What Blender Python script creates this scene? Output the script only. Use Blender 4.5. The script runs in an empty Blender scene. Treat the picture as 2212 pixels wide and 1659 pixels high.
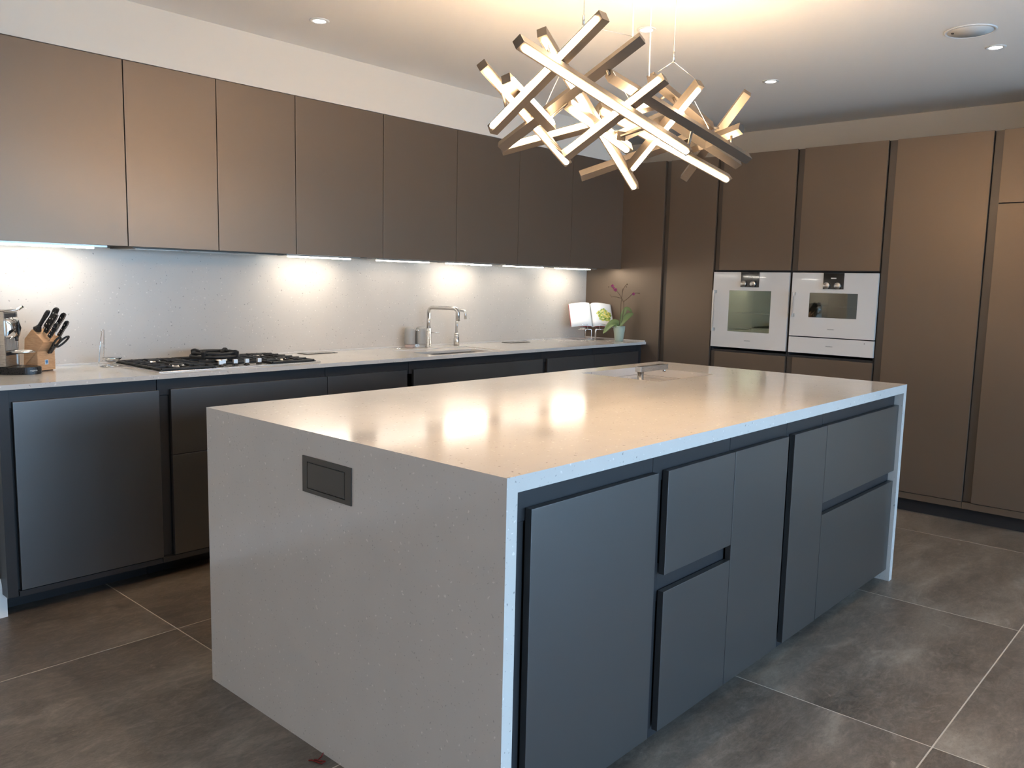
import bpy, bmesh, math, random
from mathutils import Vector, Matrix
random.seed(7)
S = bpy.context.scene
C = S.collection

# ------------------------------------------------------------------ camera
cam_d = bpy.data.cameras.new('camera')
cam = bpy.data.objects.new('camera', cam_d); C.objects.link(cam)
cam_d.sensor_width = 36.0
cam_d.lens = 1785.931 * 36.0 / 2212.0
cam_d.clip_start = 0.02
RT = Vector((0.67250975, -0.73975331, 0.02226389))
UP = Vector((0.07514645, 0.0981811, 0.99232731))
FW = Vector((0.7362633, 0.66567674, -0.12161758))
M = Matrix(((RT.x, UP.x, -FW.x, -1.37251), (RT.y, UP.y, -FW.y, -1.24948), (RT.z, UP.z, -FW.z, 1.42578), (0, 0, 0, 1)))
cam.matrix_world = M
S.camera = cam

# ------------------------------------------------------------------ world, exposure
W = bpy.data.worlds.new('overcast_sky'); S.world = W
W.use_nodes = True
bg = W.node_tree.nodes['Background']
bg.inputs[0].default_value = (0.44, 0.69, 1.0, 1)
bg.inputs[1].default_value = 10.0
S.view_settings.view_transform = 'Standard'
S.view_settings.look = 'None'
S.view_settings.gamma = 1.0
S.view_settings.use_curve_mapping = False
S.view_settings.exposure = 0.22
CHANDELIER = 88.0     # emission of the pendant's strips
UNDERCAB = 34.0       # emission of the under-cabinet strips
SPOT = 24.0           # downlight power
WIDE = 40.0  # power of the added out-of-frame downlight over the island
# window portal (only guides the sampling of the sky through the glazing)
pd = bpy.data.lights.new('window_portal', 'AREA'); pd.shape = 'RECTANGLE'; pd.size = 6.0; pd.size_y = 2.2
pd.cycles.is_portal = True
po = bpy.data.objects.new('window_portal', pd); C.objects.link(po)
po.location = (0.9, -3.72, 1.12); po.rotation_euler = (math.radians(90), 0, 0)

# ------------------------------------------------------------------ materials
def nmat(name):
    m = bpy.data.materials.new(name); m.use_nodes = True
    nt = m.node_tree
    return m, nt, nt.nodes['Principled BSDF']
def mat(name, col, rough=0.5, metal=0.0, spec=0.5, coat=0.0, trans=0.0, ior=1.45, emit=None, estr=0.0, grain=0.0, gscale=200.0):
    m, nt, b = nmat(name)
    b.inputs['Base Color'].default_value = (*col, 1)
    b.inputs['Roughness'].default_value = rough
    b.inputs['Metallic'].default_value = metal
    b.inputs['Specular IOR Level'].default_value = spec
    b.inputs['Coat Weight'].default_value = coat
    b.inputs['Coat Roughness'].default_value = 0.03
    b.inputs['Transmission Weight'].default_value = trans
    b.inputs['IOR'].default_value = ior
    if emit:
        b.inputs['Emission Color'].default_value = (*emit, 1); b.inputs['Emission Strength'].default_value = estr
    # fine procedural grain on every surface
    if grain > 0:
        tc = nt.nodes.new('ShaderNodeTexCoord'); n = nt.nodes.new('ShaderNodeTexNoise'); n.inputs['Scale'].default_value = gscale
        nt.links.new(tc.outputs['Object'], n.inputs['Vector'])
        r = nt.nodes.new('ShaderNodeMapRange'); r.inputs[3].default_value = max(0, rough - grain); r.inputs[4].default_value = min(1, rough + grain)
        nt.links.new(n.outputs['Fac'], r.inputs[0]); nt.links.new(r.outputs[0], b.inputs['Roughness'])
    return m
def ramp(nt, pts):
    r = nt.nodes.new('ShaderNodeValToRGB'); e = r.color_ramp.elements
    while len(e) < len(pts): e.new(0.5)
    for i, (p, c) in enumerate(pts):
        e[i].position = p; e[i].color = (*c, 1) if len(c) == 3 else c
    return r
def mix(nt, a, b, f):
    n = nt.nodes.new('ShaderNodeMix'); n.data_type = 'RGBA'
    for s, v in ((0, f), (6, a), (7, b)):
        if hasattr(v, 'is_output'): nt.links.new(v, n.inputs[s])
        else: n.inputs[s].default_value = v if s == 0 else (*v, 1)
    return n.outputs[2]
def quartz(name, base, rough):
    m, nt, b = nmat(name); L = nt.links.new
    g = nt.nodes.new('ShaderNodeNewGeometry')
    cl = nt.nodes.new('ShaderNodeTexNoise'); cl.inputs['Scale'].default_value = 7; cl.inputs['Detail'].default_value = 6
    L(g.outputs['Position'], cl.inputs['Vector'])
    r0 = ramp(nt, [(0.3, tuple(x * 0.975 for x in base)), (0.7, tuple(min(1, x * 1.02) for x in base))]); L(cl.outputs['Fac'], r0.inputs[0])
    col = r0.outputs[0]
    wob = nt.nodes.new('ShaderNodeTexNoise'); wob.inputs['Scale'].default_value = 60
    L(g.outputs['Position'], wob.inputs['Vector'])
    ad = nt.nodes.new('ShaderNodeVectorMath'); ad.operation = 'MULTIPLY_ADD'; ad.inputs[1].default_value = (0.02, 0.02, 0.02)
    L(wob.outputs['Color'], ad.inputs[0]); L(g.outputs['Position'], ad.inputs[2])
    for sc, thr, keep, c, st in ((42, 0.16, 0.62, tuple(x * 0.42 for x in base), 0.75), (75, 0.17, 0.55, tuple(x * 0.55 for x in base), 0.6), (48, 0.17, 0.5, tuple(min(1, x * 1.35) for x in base), 0.8), (22, 0.13, 0.6, tuple(min(1, x * 1.3) for x in base), 0.55)):
        v = nt.nodes.new('ShaderNodeTexVoronoi'); v.inputs['Scale'].default_value = sc
        L(ad.outputs[0], v.inputs['Vector'])
        lt = nt.nodes.new('ShaderNodeMapRange'); lt.inputs[1].default_value = thr; lt.inputs[2].default_value = thr * 0.55; L(v.outputs['Distance'], lt.inputs[0])
        sp = nt.nodes.new('ShaderNodeSeparateColor'); L(v.outputs['Color'], sp.inputs[0])
        gt = nt.nodes.new('ShaderNodeMath'); gt.operation = 'GREATER_THAN'; gt.inputs[1].default_value = keep; L(sp.outputs[0], gt.inputs[0])
        mu = nt.nodes.new('ShaderNodeMath'); mu.operation = 'MULTIPLY'; L(lt.outputs[0], mu.inputs[0]); L(gt.outputs[0], mu.inputs[1])
        m2 = nt.nodes.new('ShaderNodeMath'); m2.operation = 'MULTIPLY'; m2.inputs[1].default_value = st; L(mu.outputs[0], m2.inputs[0])
        col = mix(nt, col, c, m2.outputs[0])
    L(col, b.inputs['Base Color']); b.inputs['Roughness'].default_value = rough
    return m
def slate():
    m, nt, b = nmat('slate_porcelain'); L = nt.links.new
    g = nt.nodes.new('ShaderNodeNewGeometry'); oi = nt.nodes.new('ShaderNodeObjectInfo')
    sc = nt.nodes.new('ShaderNodeVectorMath'); sc.operation = 'SCALE'; sc.inputs['Scale'].default_value = 37.0
    cmb = nt.nodes.new('ShaderNodeCombineXYZ'); L(oi.outputs['Random'], cmb.inputs[0]); L(oi.outputs['Random'], cmb.inputs[1]); L(cmb.outputs[0], sc.inputs[0])
    ad = nt.nodes.new('ShaderNodeVectorMath'); ad.operation = 'ADD'; L(g.outputs['Position'], ad.inputs[0]); L(sc.outputs[0], ad.inputs[1])
    mp = nt.nodes.new('ShaderNodeMapping'); mp.inputs['Scale'].default_value = (0.8, 1.7, 1); mp.inputs['Rotation'].default_value = (0, 0, 0.5); L(ad.outputs[0], mp.inputs['Vector'])
    n1 = nt.nodes.new('ShaderNodeTexNoise'); n1.inputs['Scale'].default_value = 1.7; n1.inputs['Detail'].default_value = 9; n1.inputs['Roughness'].default_value = 0.62; n1.inputs['Distortion'].default_value = 0.7
    L(mp.outputs[0], n1.inputs['Vector'])
    r1 = ramp(nt, [(0.30, (0.060, 0.046, 0.035)), (0.48, (0.122, 0.096, 0.075)), (0.60, (0.195, 0.158, 0.126)), (0.74, (0.36, 0.305, 0.25))]); L(n1.outputs['Fac'], r1.inputs[0])
    n2 = nt.nodes.new('ShaderNodeTexNoise'); n2.inputs['Scale'].default_value = 14; n2.inputs['Detail'].default_value = 8; n2.inputs['Roughness'].default_value = 0.75; n2.inputs['Distortion'].default_value = 1.2
    L(mp.outputs[0], n2.inputs['Vector'])
    r2 = ramp(nt, [(0.36, (0.046, 0.036, 0.028)), (0.5, (0.145, 0.117, 0.093)), (0.66, (0.33, 0.28, 0.225))]); L(n2.outputs['Fac'], r2.inputs[0])
    n3 = nt.nodes.new('ShaderNodeTexNoise'); n3.inputs['Scale'].default_value = 55; n3.inputs['Detail'].default_value = 6; n3.inputs['Roughness'].default_value = 0.8
    L(mp.outputs[0], n3.inputs['Vector'])
    r3 = ramp(nt, [(0.38, (0.55, 0.55, 0.55)), (0.5, (1, 1, 1)), (0.66, (1.0, 1.0, 1.0)), (0.74, (1.9, 1.85, 1.75))]); L(n3.outputs['Fac'], r3.inputs[0])
    n4 = nt.nodes.new('ShaderNodeTexNoise'); n4.inputs['Scale'].default_value = 3.2; n4.inputs['Detail'].default_value = 10; n4.inputs['Roughness'].default_value = 0.7; n4.inputs['Distortion'].default_value = 2.5
    L(mp.outputs[0], n4.inputs['Vector'])
    r4 = ramp(nt, [(0.47, (0, 0, 0)), (0.495, (0.13, 0.13, 0.13)), (0.51, (0, 0, 0)), (0.60, (0, 0, 0)), (0.72, (0.42, 0.42, 0.42))]); L(n4.outputs['Fac'], r4.inputs[0])
    base = mix(nt, r1.outputs[0], r2.outputs[0], 0.30)
    base = mix(nt, base, (0.40, 0.34, 0.28), r4.outputs[0])
    mm = nt.nodes.new('ShaderNodeMix'); mm.data_type = 'RGBA'; mm.blend_type = 'MULTIPLY'; mm.inputs[0].default_value = 0.42
    L(base, mm.inputs[6]); L(r3.outputs[0], mm.inputs[7])
    L(mm.outputs[2], b.inputs['Base Color'])
    rr = nt.nodes.new('ShaderNodeMapRange'); rr.inputs[3].default_value = 0.30; rr.inputs[4].default_value = 0.52; L(n2.outputs['Fac'], rr.inputs[0]); L(rr.outputs[0], b.inputs['Roughness'])
    bp_ = nt.nodes.new('ShaderNodeBump'); bp_.inputs['Strength'].default_value = 0.12; bp_.inputs['Distance'].default_value = 0.004; L(n2.outputs['Fac'], bp_.inputs['Height']); L(bp_.outputs[0], b.inputs['Normal'])
    return m
def brushed(name, col, rough, axis=(1, 1, 60)):
    m, nt, b = nmat(name); L = nt.links.new
    tc = nt.nodes.new('ShaderNodeTexCoord'); mp = nt.nodes.new('ShaderNodeMapping'); mp.inputs['Scale'].default_value = axis
    n = nt.nodes.new('ShaderNodeTexNoise'); n.inputs['Scale'].default_value = 30
    L(tc.outputs['Object'], mp.inputs['Vector']); L(mp.outputs[0], n.inputs['Vector'])
    r = nt.nodes.new('ShaderNodeMapRange'); r.inputs[3].default_value = rough - 0.07; r.inputs[4].default_value = rough + 0.1; L(n.outputs['Fac'], r.inputs[0]); L(r.outputs[0], b.inputs['Roughness'])
    b.inputs['Base Color'].default_value = (*col, 1); b.inputs['Metallic'].default_value = 1.0
    return m
def wood():
    m, nt, b = nmat('beech_wood'); L = nt.links.new
    tc = nt.nodes.new('ShaderNodeTexCoord'); mp = nt.nodes.new('ShaderNodeMapping'); mp.inputs['Scale'].default_value = (6, 6, 45); mp.inputs['Rotation'].default_value = (0.5, 0.4, 0)
    n = nt.nodes.new('ShaderNodeTexNoise'); n.inputs['Scale'].default_value = 6; n.inputs['Detail'].default_value = 5
    L(tc.outputs['Object'], mp.inputs['Vector']); L(mp.outputs[0], n.inputs['Vector'])
    r = ramp(nt, [(0.3, (0.50, 0.27, 0.13)), (0.7, (0.66, 0.39, 0.21))]); L(n.outputs['Fac'], r.inputs[0]); L(r.outputs[0], b.inputs['Base Color'])
    b.inputs['Roughness'].default_value = 0.45
    return m
def thin_glass(name, tint, refl, gcol=(1, 1, 1)):
    m = bpy.data.materials.new(name); m.use_nodes = True; nt = m.node_tree; nt.nodes.clear(); L = nt.links.new
    o = nt.nodes.new('ShaderNodeOutputMaterial'); t = nt.nodes.new('ShaderNodeBsdfTransparent'); t.inputs[0].default_value = (*tint, 1)
    gl = nt.nodes.new('ShaderNodeBsdfGlossy'); gl.inputs['Roughness'].default_value = 0.02; gl.inputs['Color'].default_value = (*gcol, 1)
    f = nt.nodes.new('ShaderNodeFresnel'); f.inputs[0].default_value = 1.45
    ma = nt.nodes.new('ShaderNodeMath'); ma.operation = 'ADD'; ma.inputs[1].default_value = refl; L(f.outputs[0], ma.inputs[0])
    mx = nt.nodes.new('ShaderNodeMixShader'); L(ma.outputs[0], mx.inputs[0]); L(t.outputs[0], mx.inputs[1]); L(gl.outputs[0], mx.inputs[2]); L(mx.outputs[0], o.inputs[0])
    return m
def food():
    m, nt, b = nmat('printed_dish'); L = nt.links.new
    tc = nt.nodes.new('ShaderNodeTexCoord')
    v = nt.nodes.new('ShaderNodeTexVoronoi'); v.inputs['Scale'].default_value = 75; L(tc.outputs['Object'], v.inputs['Vector'])
    sp = nt.nodes.new('ShaderNodeSeparateColor'); L(v.outputs['Color'], sp.inputs[0])
    r = ramp(nt, [(0.0, (0.16, 0.26, 0.04)), (0.3, (0.45, 0.55, 0.12)), (0.5, (0.85, 0.68, 0.12)), (0.75, (0.85, 0.80, 0.45)), (1.0, (0.25, 0.36, 0.06))]); L(sp.outputs[0], r.inputs[0])
    L(r.outputs[0], b.inputs['Base Color']); b.inputs['Roughness'].default_value = 0.5
    return m
MT = {
 'lacquer': mat('anthracite_lacquer', (0.165, 0.160, 0.158), 0.37, metal=0.90, grain=0.03, gscale=400),
 'bronze': mat('bronze_lacquer', (0.185, 0.140, 0.105), 0.39, metal=0.62, grain=0.03, gscale=400),
 'rail': mat('anthracite_rail', (0.030, 0.030, 0.033), 0.42, metal=0.3, grain=0.03),
 'bronze_rail': mat('bronze_rail', (0.11, 0.095, 0.085), 0.38, metal=0.5, grain=0.03),
 'carcass': mat('dark_carcass', (0.03, 0.03, 0.032), 0.6, grain=0.05),
 'quartz': quartz('grey_quartz', (0.575, 0.538, 0.505), 0.13),
 'splash': quartz('grey_quartz_splash', (0.51, 0.463, 0.415), 0.30),
 'slate': slate(),
 'grout': mat('grout', (0.55, 0.48, 0.40), 0.85, grain=0.05),
 'paint': mat('warm_white_paint', (0.70, 0.645, 0.575), 0.75, grain=0.05, gscale=60),
 'ceil': mat('ceiling_paint', (0.93, 0.90, 0.865), 0.8, grain=0.05, gscale=60),
 'white': mat('white_gloss_paint', (0.85, 0.85, 0.85), 0.4, grain=0.03),
 'glasswhite': mat('light_grey_glass', (0.72, 0.685, 0.65), 0.08, coat=0.6, grain=0.01),
 'steel': brushed('brushed_steel', (0.62, 0.60, 0.58), 0.28),
 'bar': brushed('brushed_bronze', (0.17, 0.148, 0.128), 0.5),
 'chrome': mat('chrome', (0.80, 0.80, 0.80), 0.08, metal=1.0, grain=0.02),
 'satin': mat('satin_chrome', (0.75, 0.74, 0.73), 0.38, metal=0.85, grain=0.03),
 'iron': mat('cast_iron', (0.018, 0.018, 0.019), 0.55, grain=0.1),
 'black': mat('black_plastic', (0.012, 0.012, 0.013), 0.28, grain=0.04),
 'blackglass': mat('black_glass', (0.015, 0.014, 0.014), 0.06, coat=0.5, grain=0.01),
 'panel': mat('dark_bronze_panel', (0.085, 0.075, 0.066), 0.4, metal=0.4, grain=0.03),
 'wood': wood(),
 'cavity': mat('oven_cavity', (0.36, 0.38, 0.33), 0.4, grain=0.05),
 'ovenglass': thin_glass('oven_glass', (0.62, 0.66, 0.58), 0.27, (0.60, 0.68, 0.57)),
 'ovenglass_dark': thin_glass('oven_glass_dark', (0.30, 0.30, 0.27), 0.10, (0.9, 0.9, 0.82)),
 'winglass': thin_glass('window_glass', (0.95, 0.97, 0.97), 0.0),
 'clear': mat('clear_acrylic', (0.9, 0.9, 0.9), 0.05, trans=1.0, grain=0.01),
 'soap': mat('grey_dispenser', (0.30, 0.29, 0.275), 0.4, grain=0.05),
 'pink': mat('soap_liquid', (0.55, 0.42, 0.38), 0.15, trans=0.4, grain=0.03),
 'pot': mat('sage_ceramic', (0.38, 0.45, 0.37), 0.3, grain=0.05),
 'leaf': mat('orchid_leaf', (0.15, 0.20, 0.075), 0.42, grain=0.05, gscale=40),
 'stem': mat('orchid_stem', (0.09, 0.055, 0.03), 0.6, grain=0.05),
 'petal': mat('orchid_petal', (0.30, 0.045, 0.13), 0.5, grain=0.05),
 'soil': mat('bark_soil', (0.05, 0.03, 0.02), 0.9, grain=0.05),
 'paper': mat('paper', (0.86, 0.86, 0.85), 0.55, grain=0.04),
 'red': mat('red_cover', (0.42, 0.09, 0.10), 0.45, grain=0.05),
 'food': food(),
 'blue': mat('logo_blue', (0.05, 0.20, 0.42), 0.4, grain=0.03),
 'lightblue': mat('logo_light', (0.55, 0.66, 0.75), 0.4, grain=0.03),
 'grey_ink': mat('grey_ink', (0.10, 0.10, 0.10), 0.5, grain=0.03),
 'white_ink': mat('white_ink', (0.75, 0.75, 0.72), 0.5, grain=0.03),
 'led_warm': mat('led_strip_warm', (0.9, 0.9, 0.9), 0.4, emit=(1.0, 0.69, 0.40), estr=CHANDELIER, grain=0.02),
 'led_warm_up': mat('led_strip_warm_uplight', (0.9, 0.9, 0.9), 0.4, emit=(1.0, 0.69, 0.40), estr=CHANDELIER * 2.0, grain=0.02),
 'led_cool': mat('led_strip_neutral', (0.9, 0.9, 0.9), 0.4, emit=(1.0, 0.92, 0.79), estr=UNDERCAB, grain=0.02),
 'led_cool_dim': mat('led_strip_neutral_dim', (0.9, 0.9, 0.9), 0.4, emit=(1.0, 0.92, 0.79), estr=UNDERCAB * 0.33, grain=0.02),
 'lamp': mat('downlight_lamp', (0.9, 0.9, 0.9), 0.4, emit=(1.0, 0.96, 0.9), estr=12.0, grain=0.02),
 'grille': mat('speaker_grille', (0.70, 0.69, 0.67), 0.8, grain=0.1, gscale=900),
 'redwire': mat('red_foil', (0.16, 0.012, 0.01), 0.35, metal=0.3, grain=0.05),
}

# ------------------------------------------------------------------ mesh helpers
class G:
    """collects geometry in world coordinates and links it as one mesh"""
    def __init__(self): self.bm = bmesh.new()
    def box(self, x0, x1, y0, y1, z0, z1, bev=0.0):
        vs = [self.bm.verts.new(p) for p in ((x0,y0,z0),(x1,y0,z0),(x1,y1,z0),(x0,y1,z0),(x0,y0,z1),(x1,y0,z1),(x1,y1,z1),(x0,y1,z1))]
        fs = [self.bm.faces.new([vs[i] for i in q]) for q in ((3,2,1,0),(4,5,6,7),(0,1,5,4),(1,2,6,5),(2,3,7,6),(3,0,4,7))]
        if bev > 0:
            es = list({e for f in fs for e in f.edges})
            bmesh.ops.bevel(self.bm, geom=es, offset=bev, segments=2, profile=0.6, affect='EDGES')
        return self
    def obox(self, o, ax, ay, az, bev=0.0):
        """box spanned by three vectors from corner o"""
        o, ax, ay, az = Vector(o), Vector(ax), Vector(ay), Vector(az)
        vs = [self.bm.verts.new(o + ax*i + ay*j + az*k) for k in (0,1) for i, j in ((0,0),(1,0),(1,1),(0,1))]
        fs = [self.bm.faces.new([vs[i] for i in q]) for q in ((3,2,1,0),(4,5,6,7),(0,1,5,4),(1,2,6,5),(2,3,7,6),(3,0,4,7))]
        bmesh.ops.recalc_face_normals(self.bm, faces=fs)
        if bev > 0:
            es = list({e for f in fs for e in f.edges})
            bmesh.ops.bevel(self.bm, geom=es, offset=bev, segments=2, profile=0.6, affect='EDGES')
        return self
    def bar(self, p, q, w, h, nrm, bev=0.0):
        """square bar from p to q; nrm is the normal of the h side"""
        p, q, n = Vector(p), Vector(q), Vector(nrm)
        d = (q - p).normalized(); n = (n - d * n.dot(d)).normalized(); s = d.cross(n)
        return self.obox(p - s*w/2 - n*h/2, q - p, s*w, n*h, bev)
    def tube(self, pts, r, seg=10, closed=False, caps=True):
        pts = [Vector(p) for p in pts]; n = len(pts)
        rs = r if isinstance(r, (list, tuple)) else [r]*n
        rings = []; ref = None
        for i, p in enumerate(pts):
            if closed: t = (pts[(i+1) % n] - pts[i-1])
            else: t = pts[min(i+1, n-1)] - pts[max(i-1, 0)]
            t.normalize()
            if ref is None: ref = Vector((0,0,1)) if abs(t.z) < 0.9 else Vector((1,0,0))
            a = (ref - t*ref.dot(t)).normalized(); ref = a; b = t.cross(a)
            rings.append([self.bm.verts.new(p + (a*math.cos(2*math.pi*k/seg) + b*math.sin(2*math.pi*k/seg))*rs[i]) for k in range(seg)])
        m = n if closed else n-1
        for i in range(m):
            A, B = rings[i], rings[(i+1) % n]
            for k in range(seg): self.bm.faces.new((A[k], A[(k+1)%seg], B[(k+1)%seg], B[k])).smooth = True
        if caps and not closed:
            self.bm.faces.new(rings[0][::-1]); self.bm.faces.new(rings[-1])
        return self
    def lathe(self, c, prof, seg=28, axis='Z', ax=None):
        """prof: list of (radius, height) along the axis from c"""
        c = Vector(c)
        if ax is None: ax = {'X': Vector((1,0,0)), 'Y': Vector((0,1,0)), 'Z': Vector((0,0,1))}[axis]
        ax = Vector(ax).normalized()
        a = ax.orthogonal().normalized(); b = ax.cross(a)
        rings = []
        for r, h in prof:
            if r < 1e-6: rings.append([self.bm.verts.new(c + ax*h)])
            else: rings.append([self.bm.verts.new(c + ax*h + (a*math.cos(2*math.pi*k/seg) + b*math.sin(2*math.pi*k/seg))*r) for k in range(seg)])
        for A, B in zip(rings, rings[1:]):
            for k in range(seg):
                k2 = (k+1) % seg
                q = [A[k % len(A)], A[k2 % len(A)], B[k2 % len(B)], B[k % len(B)]]
                u = []
                for v in q:
                    if v not in u: u.append(v)
                if len(u) > 2:
                    f = self.bm.faces.new(u); f.smooth = True
        for rg, rev in ((rings[0], True), (rings[-1], False)):
            if len(rg) > 1: self.bm.faces.new(rg[::-1] if rev else rg)
        return self
    def prism(self, pts, vec, bev=0.0):
        vec = Vector(vec); a = [self.bm.verts.new(p) for p in pts]; b = [self.bm.verts.new(Vector(p) + vec) for p in pts]
        fs = [self.bm.faces.new(a[::-1]), self.bm.faces.new(b)]
        n = len(pts)
        for i in range(n): fs.append(self.bm.faces.new((a[i], a[(i+1)%n], b[(i+1)%n], b[i])))
        bmesh.ops.recalc_face_normals(self.bm, faces=fs)
        if bev > 0:
            es = list({e for f in fs for e in f.edges}); bmesh.ops.bevel(self.bm, geom=es, offset=bev, segments=2, affect='EDGES')
        return self
    def slab(self, xs, ys, z0, z1, holes):
        """grid slab with whole cells left out"""
        V = {}
        def v(i, j, k):
            if (i,j,k) not in V: V[i,j,k] = self.bm.verts.new((xs[i], ys[j], (z0, z1)[k]))
            return V[i,j,k]
        nx, ny = len(xs)-1, len(ys)-1
        solid = lambda i, j: 0 <= i < nx and 0 <= j < ny and (i, j) not in holes
        for i in range(nx):
            for j in range(ny):
                if not solid(i, j): continue
                self.bm.faces.new((v(i,j,1), v(i+1,j,1), v(i+1,j+1,1), v(i,j+1,1)))
                self.bm.faces.new((v(i,j+1,0), v(i+1,j+1,0), v(i+1,j,0), v(i,j,0)))
                if not solid(i, j-1): self.bm.faces.new((v(i,j,0), v(i+1,j,0), v(i+1,j,1), v(i,j,1)))
                if not solid(i, j+1): self.bm.faces.new((v(i+1,j+1,0), v(i,j+1,0), v(i,j+1,1), v(i+1,j+1,1)))
                if not solid(i-1, j): self.bm.faces.new((v(i,j+1,0), v(i,j,0), v(i,j,1), v(i,j+1,1)))
                if not solid(i+1, j): self.bm.faces.new((v(i+1,j,0), v(i+1,j+1,0), v(i+1,j+1,1), v(i+1,j,1)))
        return self
    def grid(self, f, nu, nv, thick=0.0, smooth=True):
        """surface from a function f(u, v) -> point, optionally given a thickness along its normal"""
        P = [[Vector(f(i/nu, j/nv)) for j in range(nv+1)] for i in range(nu+1)]
        T = [[self.bm.verts.new(p) for p in r] for r in P]
        fs = [self.bm.faces.new((T[i][j], T[i+1][j], T[i+1][j+1], T[i][j+1])) for i in range(nu) for j in range(nv)]
        if thick:
            self.bm.normal_update()
            B = [[self.bm.verts.new(T[i][j].co - T[i][j].normal*thick) for j in range(nv+1)] for i in range(nu+1)]
            fs += [self.bm.faces.new((B[i][j+1], B[i+1][j+1], B[i+1][j], B[i][j])) for i in range(nu) for j in range(nv)]
            for i in range(nu):
                self.bm.faces.new((T[i+1][0], T[i][0], B[i][0], B[i+1][0])); self.bm.faces.new((T[i][nv], T[i+1][nv], B[i+1][nv], B[i][nv]))
            for j in range(nv):
                self.bm.faces.new((T[0][j], T[0][j+1], B[0][j+1], B[0][j])); self.bm.faces.new((T[nu][j+1], T[nu][j], B[nu][j], B[nu][j+1]))
        if smooth:
            for q in fs: q.smooth = True
        return self
    def build(self, name, m, parent=None, origin=None, label=None):
        ref = parent
        off = Vector((0,0,0))
        while ref is not None: off += ref.location; ref = ref.parent
        if origin is None: origin = off if parent is not None else Vector((0,0,0))
        origin = Vector(origin)
        for v in self.bm.verts: v.co -= origin
        me = bpy.data.meshes.new(name); self.bm.to_mesh(me); self.bm.free()
        me.materials.append(MT[m] if isinstance(m, str) else m)
        o = bpy.data.objects.new(name, me); C.objects.link(o)
        o.location = origin - off
        if parent is not None: o.parent = parent
        if label: o['label'] = label
        return o
def tag(o, label, cat, group=None):
    o['label'] = label; o['category'] = cat
    if group: o['group'] = group
    return o
def thing(name, label, cat, loc, group=None):
    o = bpy.data.objects.new(name, None); C.objects.link(o); o.location = loc; o.empty_display_size = 0.05
    return tag(o, label, cat, group)
def struct(o): o['kind'] = 'structure'; return o
def text(name, s, size, center, right, up, m, parent, depth=0.0004):
    cu = bpy.data.curves.new(name, 'FONT'); cu.body = s; cu.size = size; cu.align_x = 'CENTER'; cu.align_y = 'CENTER'; cu.extrude = depth; cu.resolution_u = 3
    to = bpy.data.objects.new('text_tmp', cu); C.objects.link(to)
    bpy.context.view_layer.update()
    me = bpy.data.meshes.new_from_object(to.evaluated_get(bpy.context.evaluated_depsgraph_get()))
    bpy.data.objects.remove(to)
    r, u = Vector(right).normalized(), Vector(up).normalized(); n = r.cross(u)
    off = Vector((0,0,0)); ref = parent
    while ref is not None: off += ref.location; ref = ref.parent
    for v in me.vertices: v.co = Vector(center) + r*v.co.x + u*v.co.y + n*v.co.z - off
    me.materials.clear(); me.materials.append(MT[m])
    o = bpy.data.objects.new(name, me); C.objects.link(o); o.parent = parent
    return o

# ------------------------------------------------------------------ measures
L_, W_, H = 2.862, 1.398, 0.98      # island length, width, height
YF, YB = 2.3966, 3.013              # back worktop edge, splashback face
YW, ZB, ZT = 2.6625, 1.553, 2.382   # wall cabinets: front, bottom, top
XT = 4.248                          # front plane of the tall units
ZC = 2.643                          # ceiling

# ------------------------------------------------------------------ room
fl = struct(G().box(-4.4, 4.9, -4.0, 3.2, -0.12, -0.0006).build('floor', 'grout'))
xj = [0.112 + 1.2435*k for k in range(-4, 5)]; yj = [-0.606 + 1.2515*k for k in range(-3, 4)]
xj = [-4.4] + [x for x in xj if x > -4.3]
if xj[-1] < 4.9: xj.append(4.9)
yj = [-4.0] + [y for y in yj if y > -3.9]
if yj[-1] < 3.1: yj.append(3.1)
tile_mesh = {}
for i in range(len(xj)-1):
    for j in range(len(yj)-1):
        w, d = round(xj[i+1]-xj[i], 3), round(yj[j+1]-yj[j], 3)
        if (w, d) not in tile_mesh:
            o = G().box(0.0026, w-0.0026, 0.0026, d-0.0026, -0.010, 0.0, bev=0.0006).build('tile', 'slate', fl)
            tile_mesh[w, d] = o.data
        else:
            o = bpy.data.objects.new('tile', tile_mesh[w, d]); C.objects.link(o); o.parent = fl
        o.location = (xj[i], yj[j], 0)
struct(G().box(-4.4, 4.9, -4.0, 3.2, ZC, ZC+0.12).build('ceiling', 'ceil'))
struct(G().box(-0.36, 4.9, 3.034, 3.2, 0, ZC).build('wall_back', 'paint'))
struct(G().box(-4.4, -0.342, 2.52, 3.2, 0, ZC).build('wall_left', 'paint'))
struct(G().box(4.82, 5.02, -4.0, 3.2, 0, ZC).build('wall_right', 'paint'))
struct(G().box(4.25, 4.82, -4.0, -0.6205, 0, ZC).build('wall_recess', 'paint'))
struct(G().box(-4.55, -4.4, -4.0, 3.2, 0, ZC).build('wall_far', 'paint'))
wf = G(); wf.box(-4.4, -2.1, -4.0, -3.8, 0, ZC); wf.box(3.9, 4.25, -4.0, -3.8, 0, ZC); wf.box(-2.1, 3.9, -4.0, -3.8, 2.25, ZC)
struct(wf.build('wall_front', 'paint'))
# skirting on the short return at the left
bb = G(); bb.prism([(-4.4, 2.498, 0), (-4.4, 2.498, 0.125), (-4.4, 2.505, 0.15), (-4.4, 2.512, 0.16), (-4.4, 2.5195, 0.163), (-4.4, 2.5195, 0)], (4.078, 0, 0))
struct(bb.build('baseboard_left', 'white'))
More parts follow.
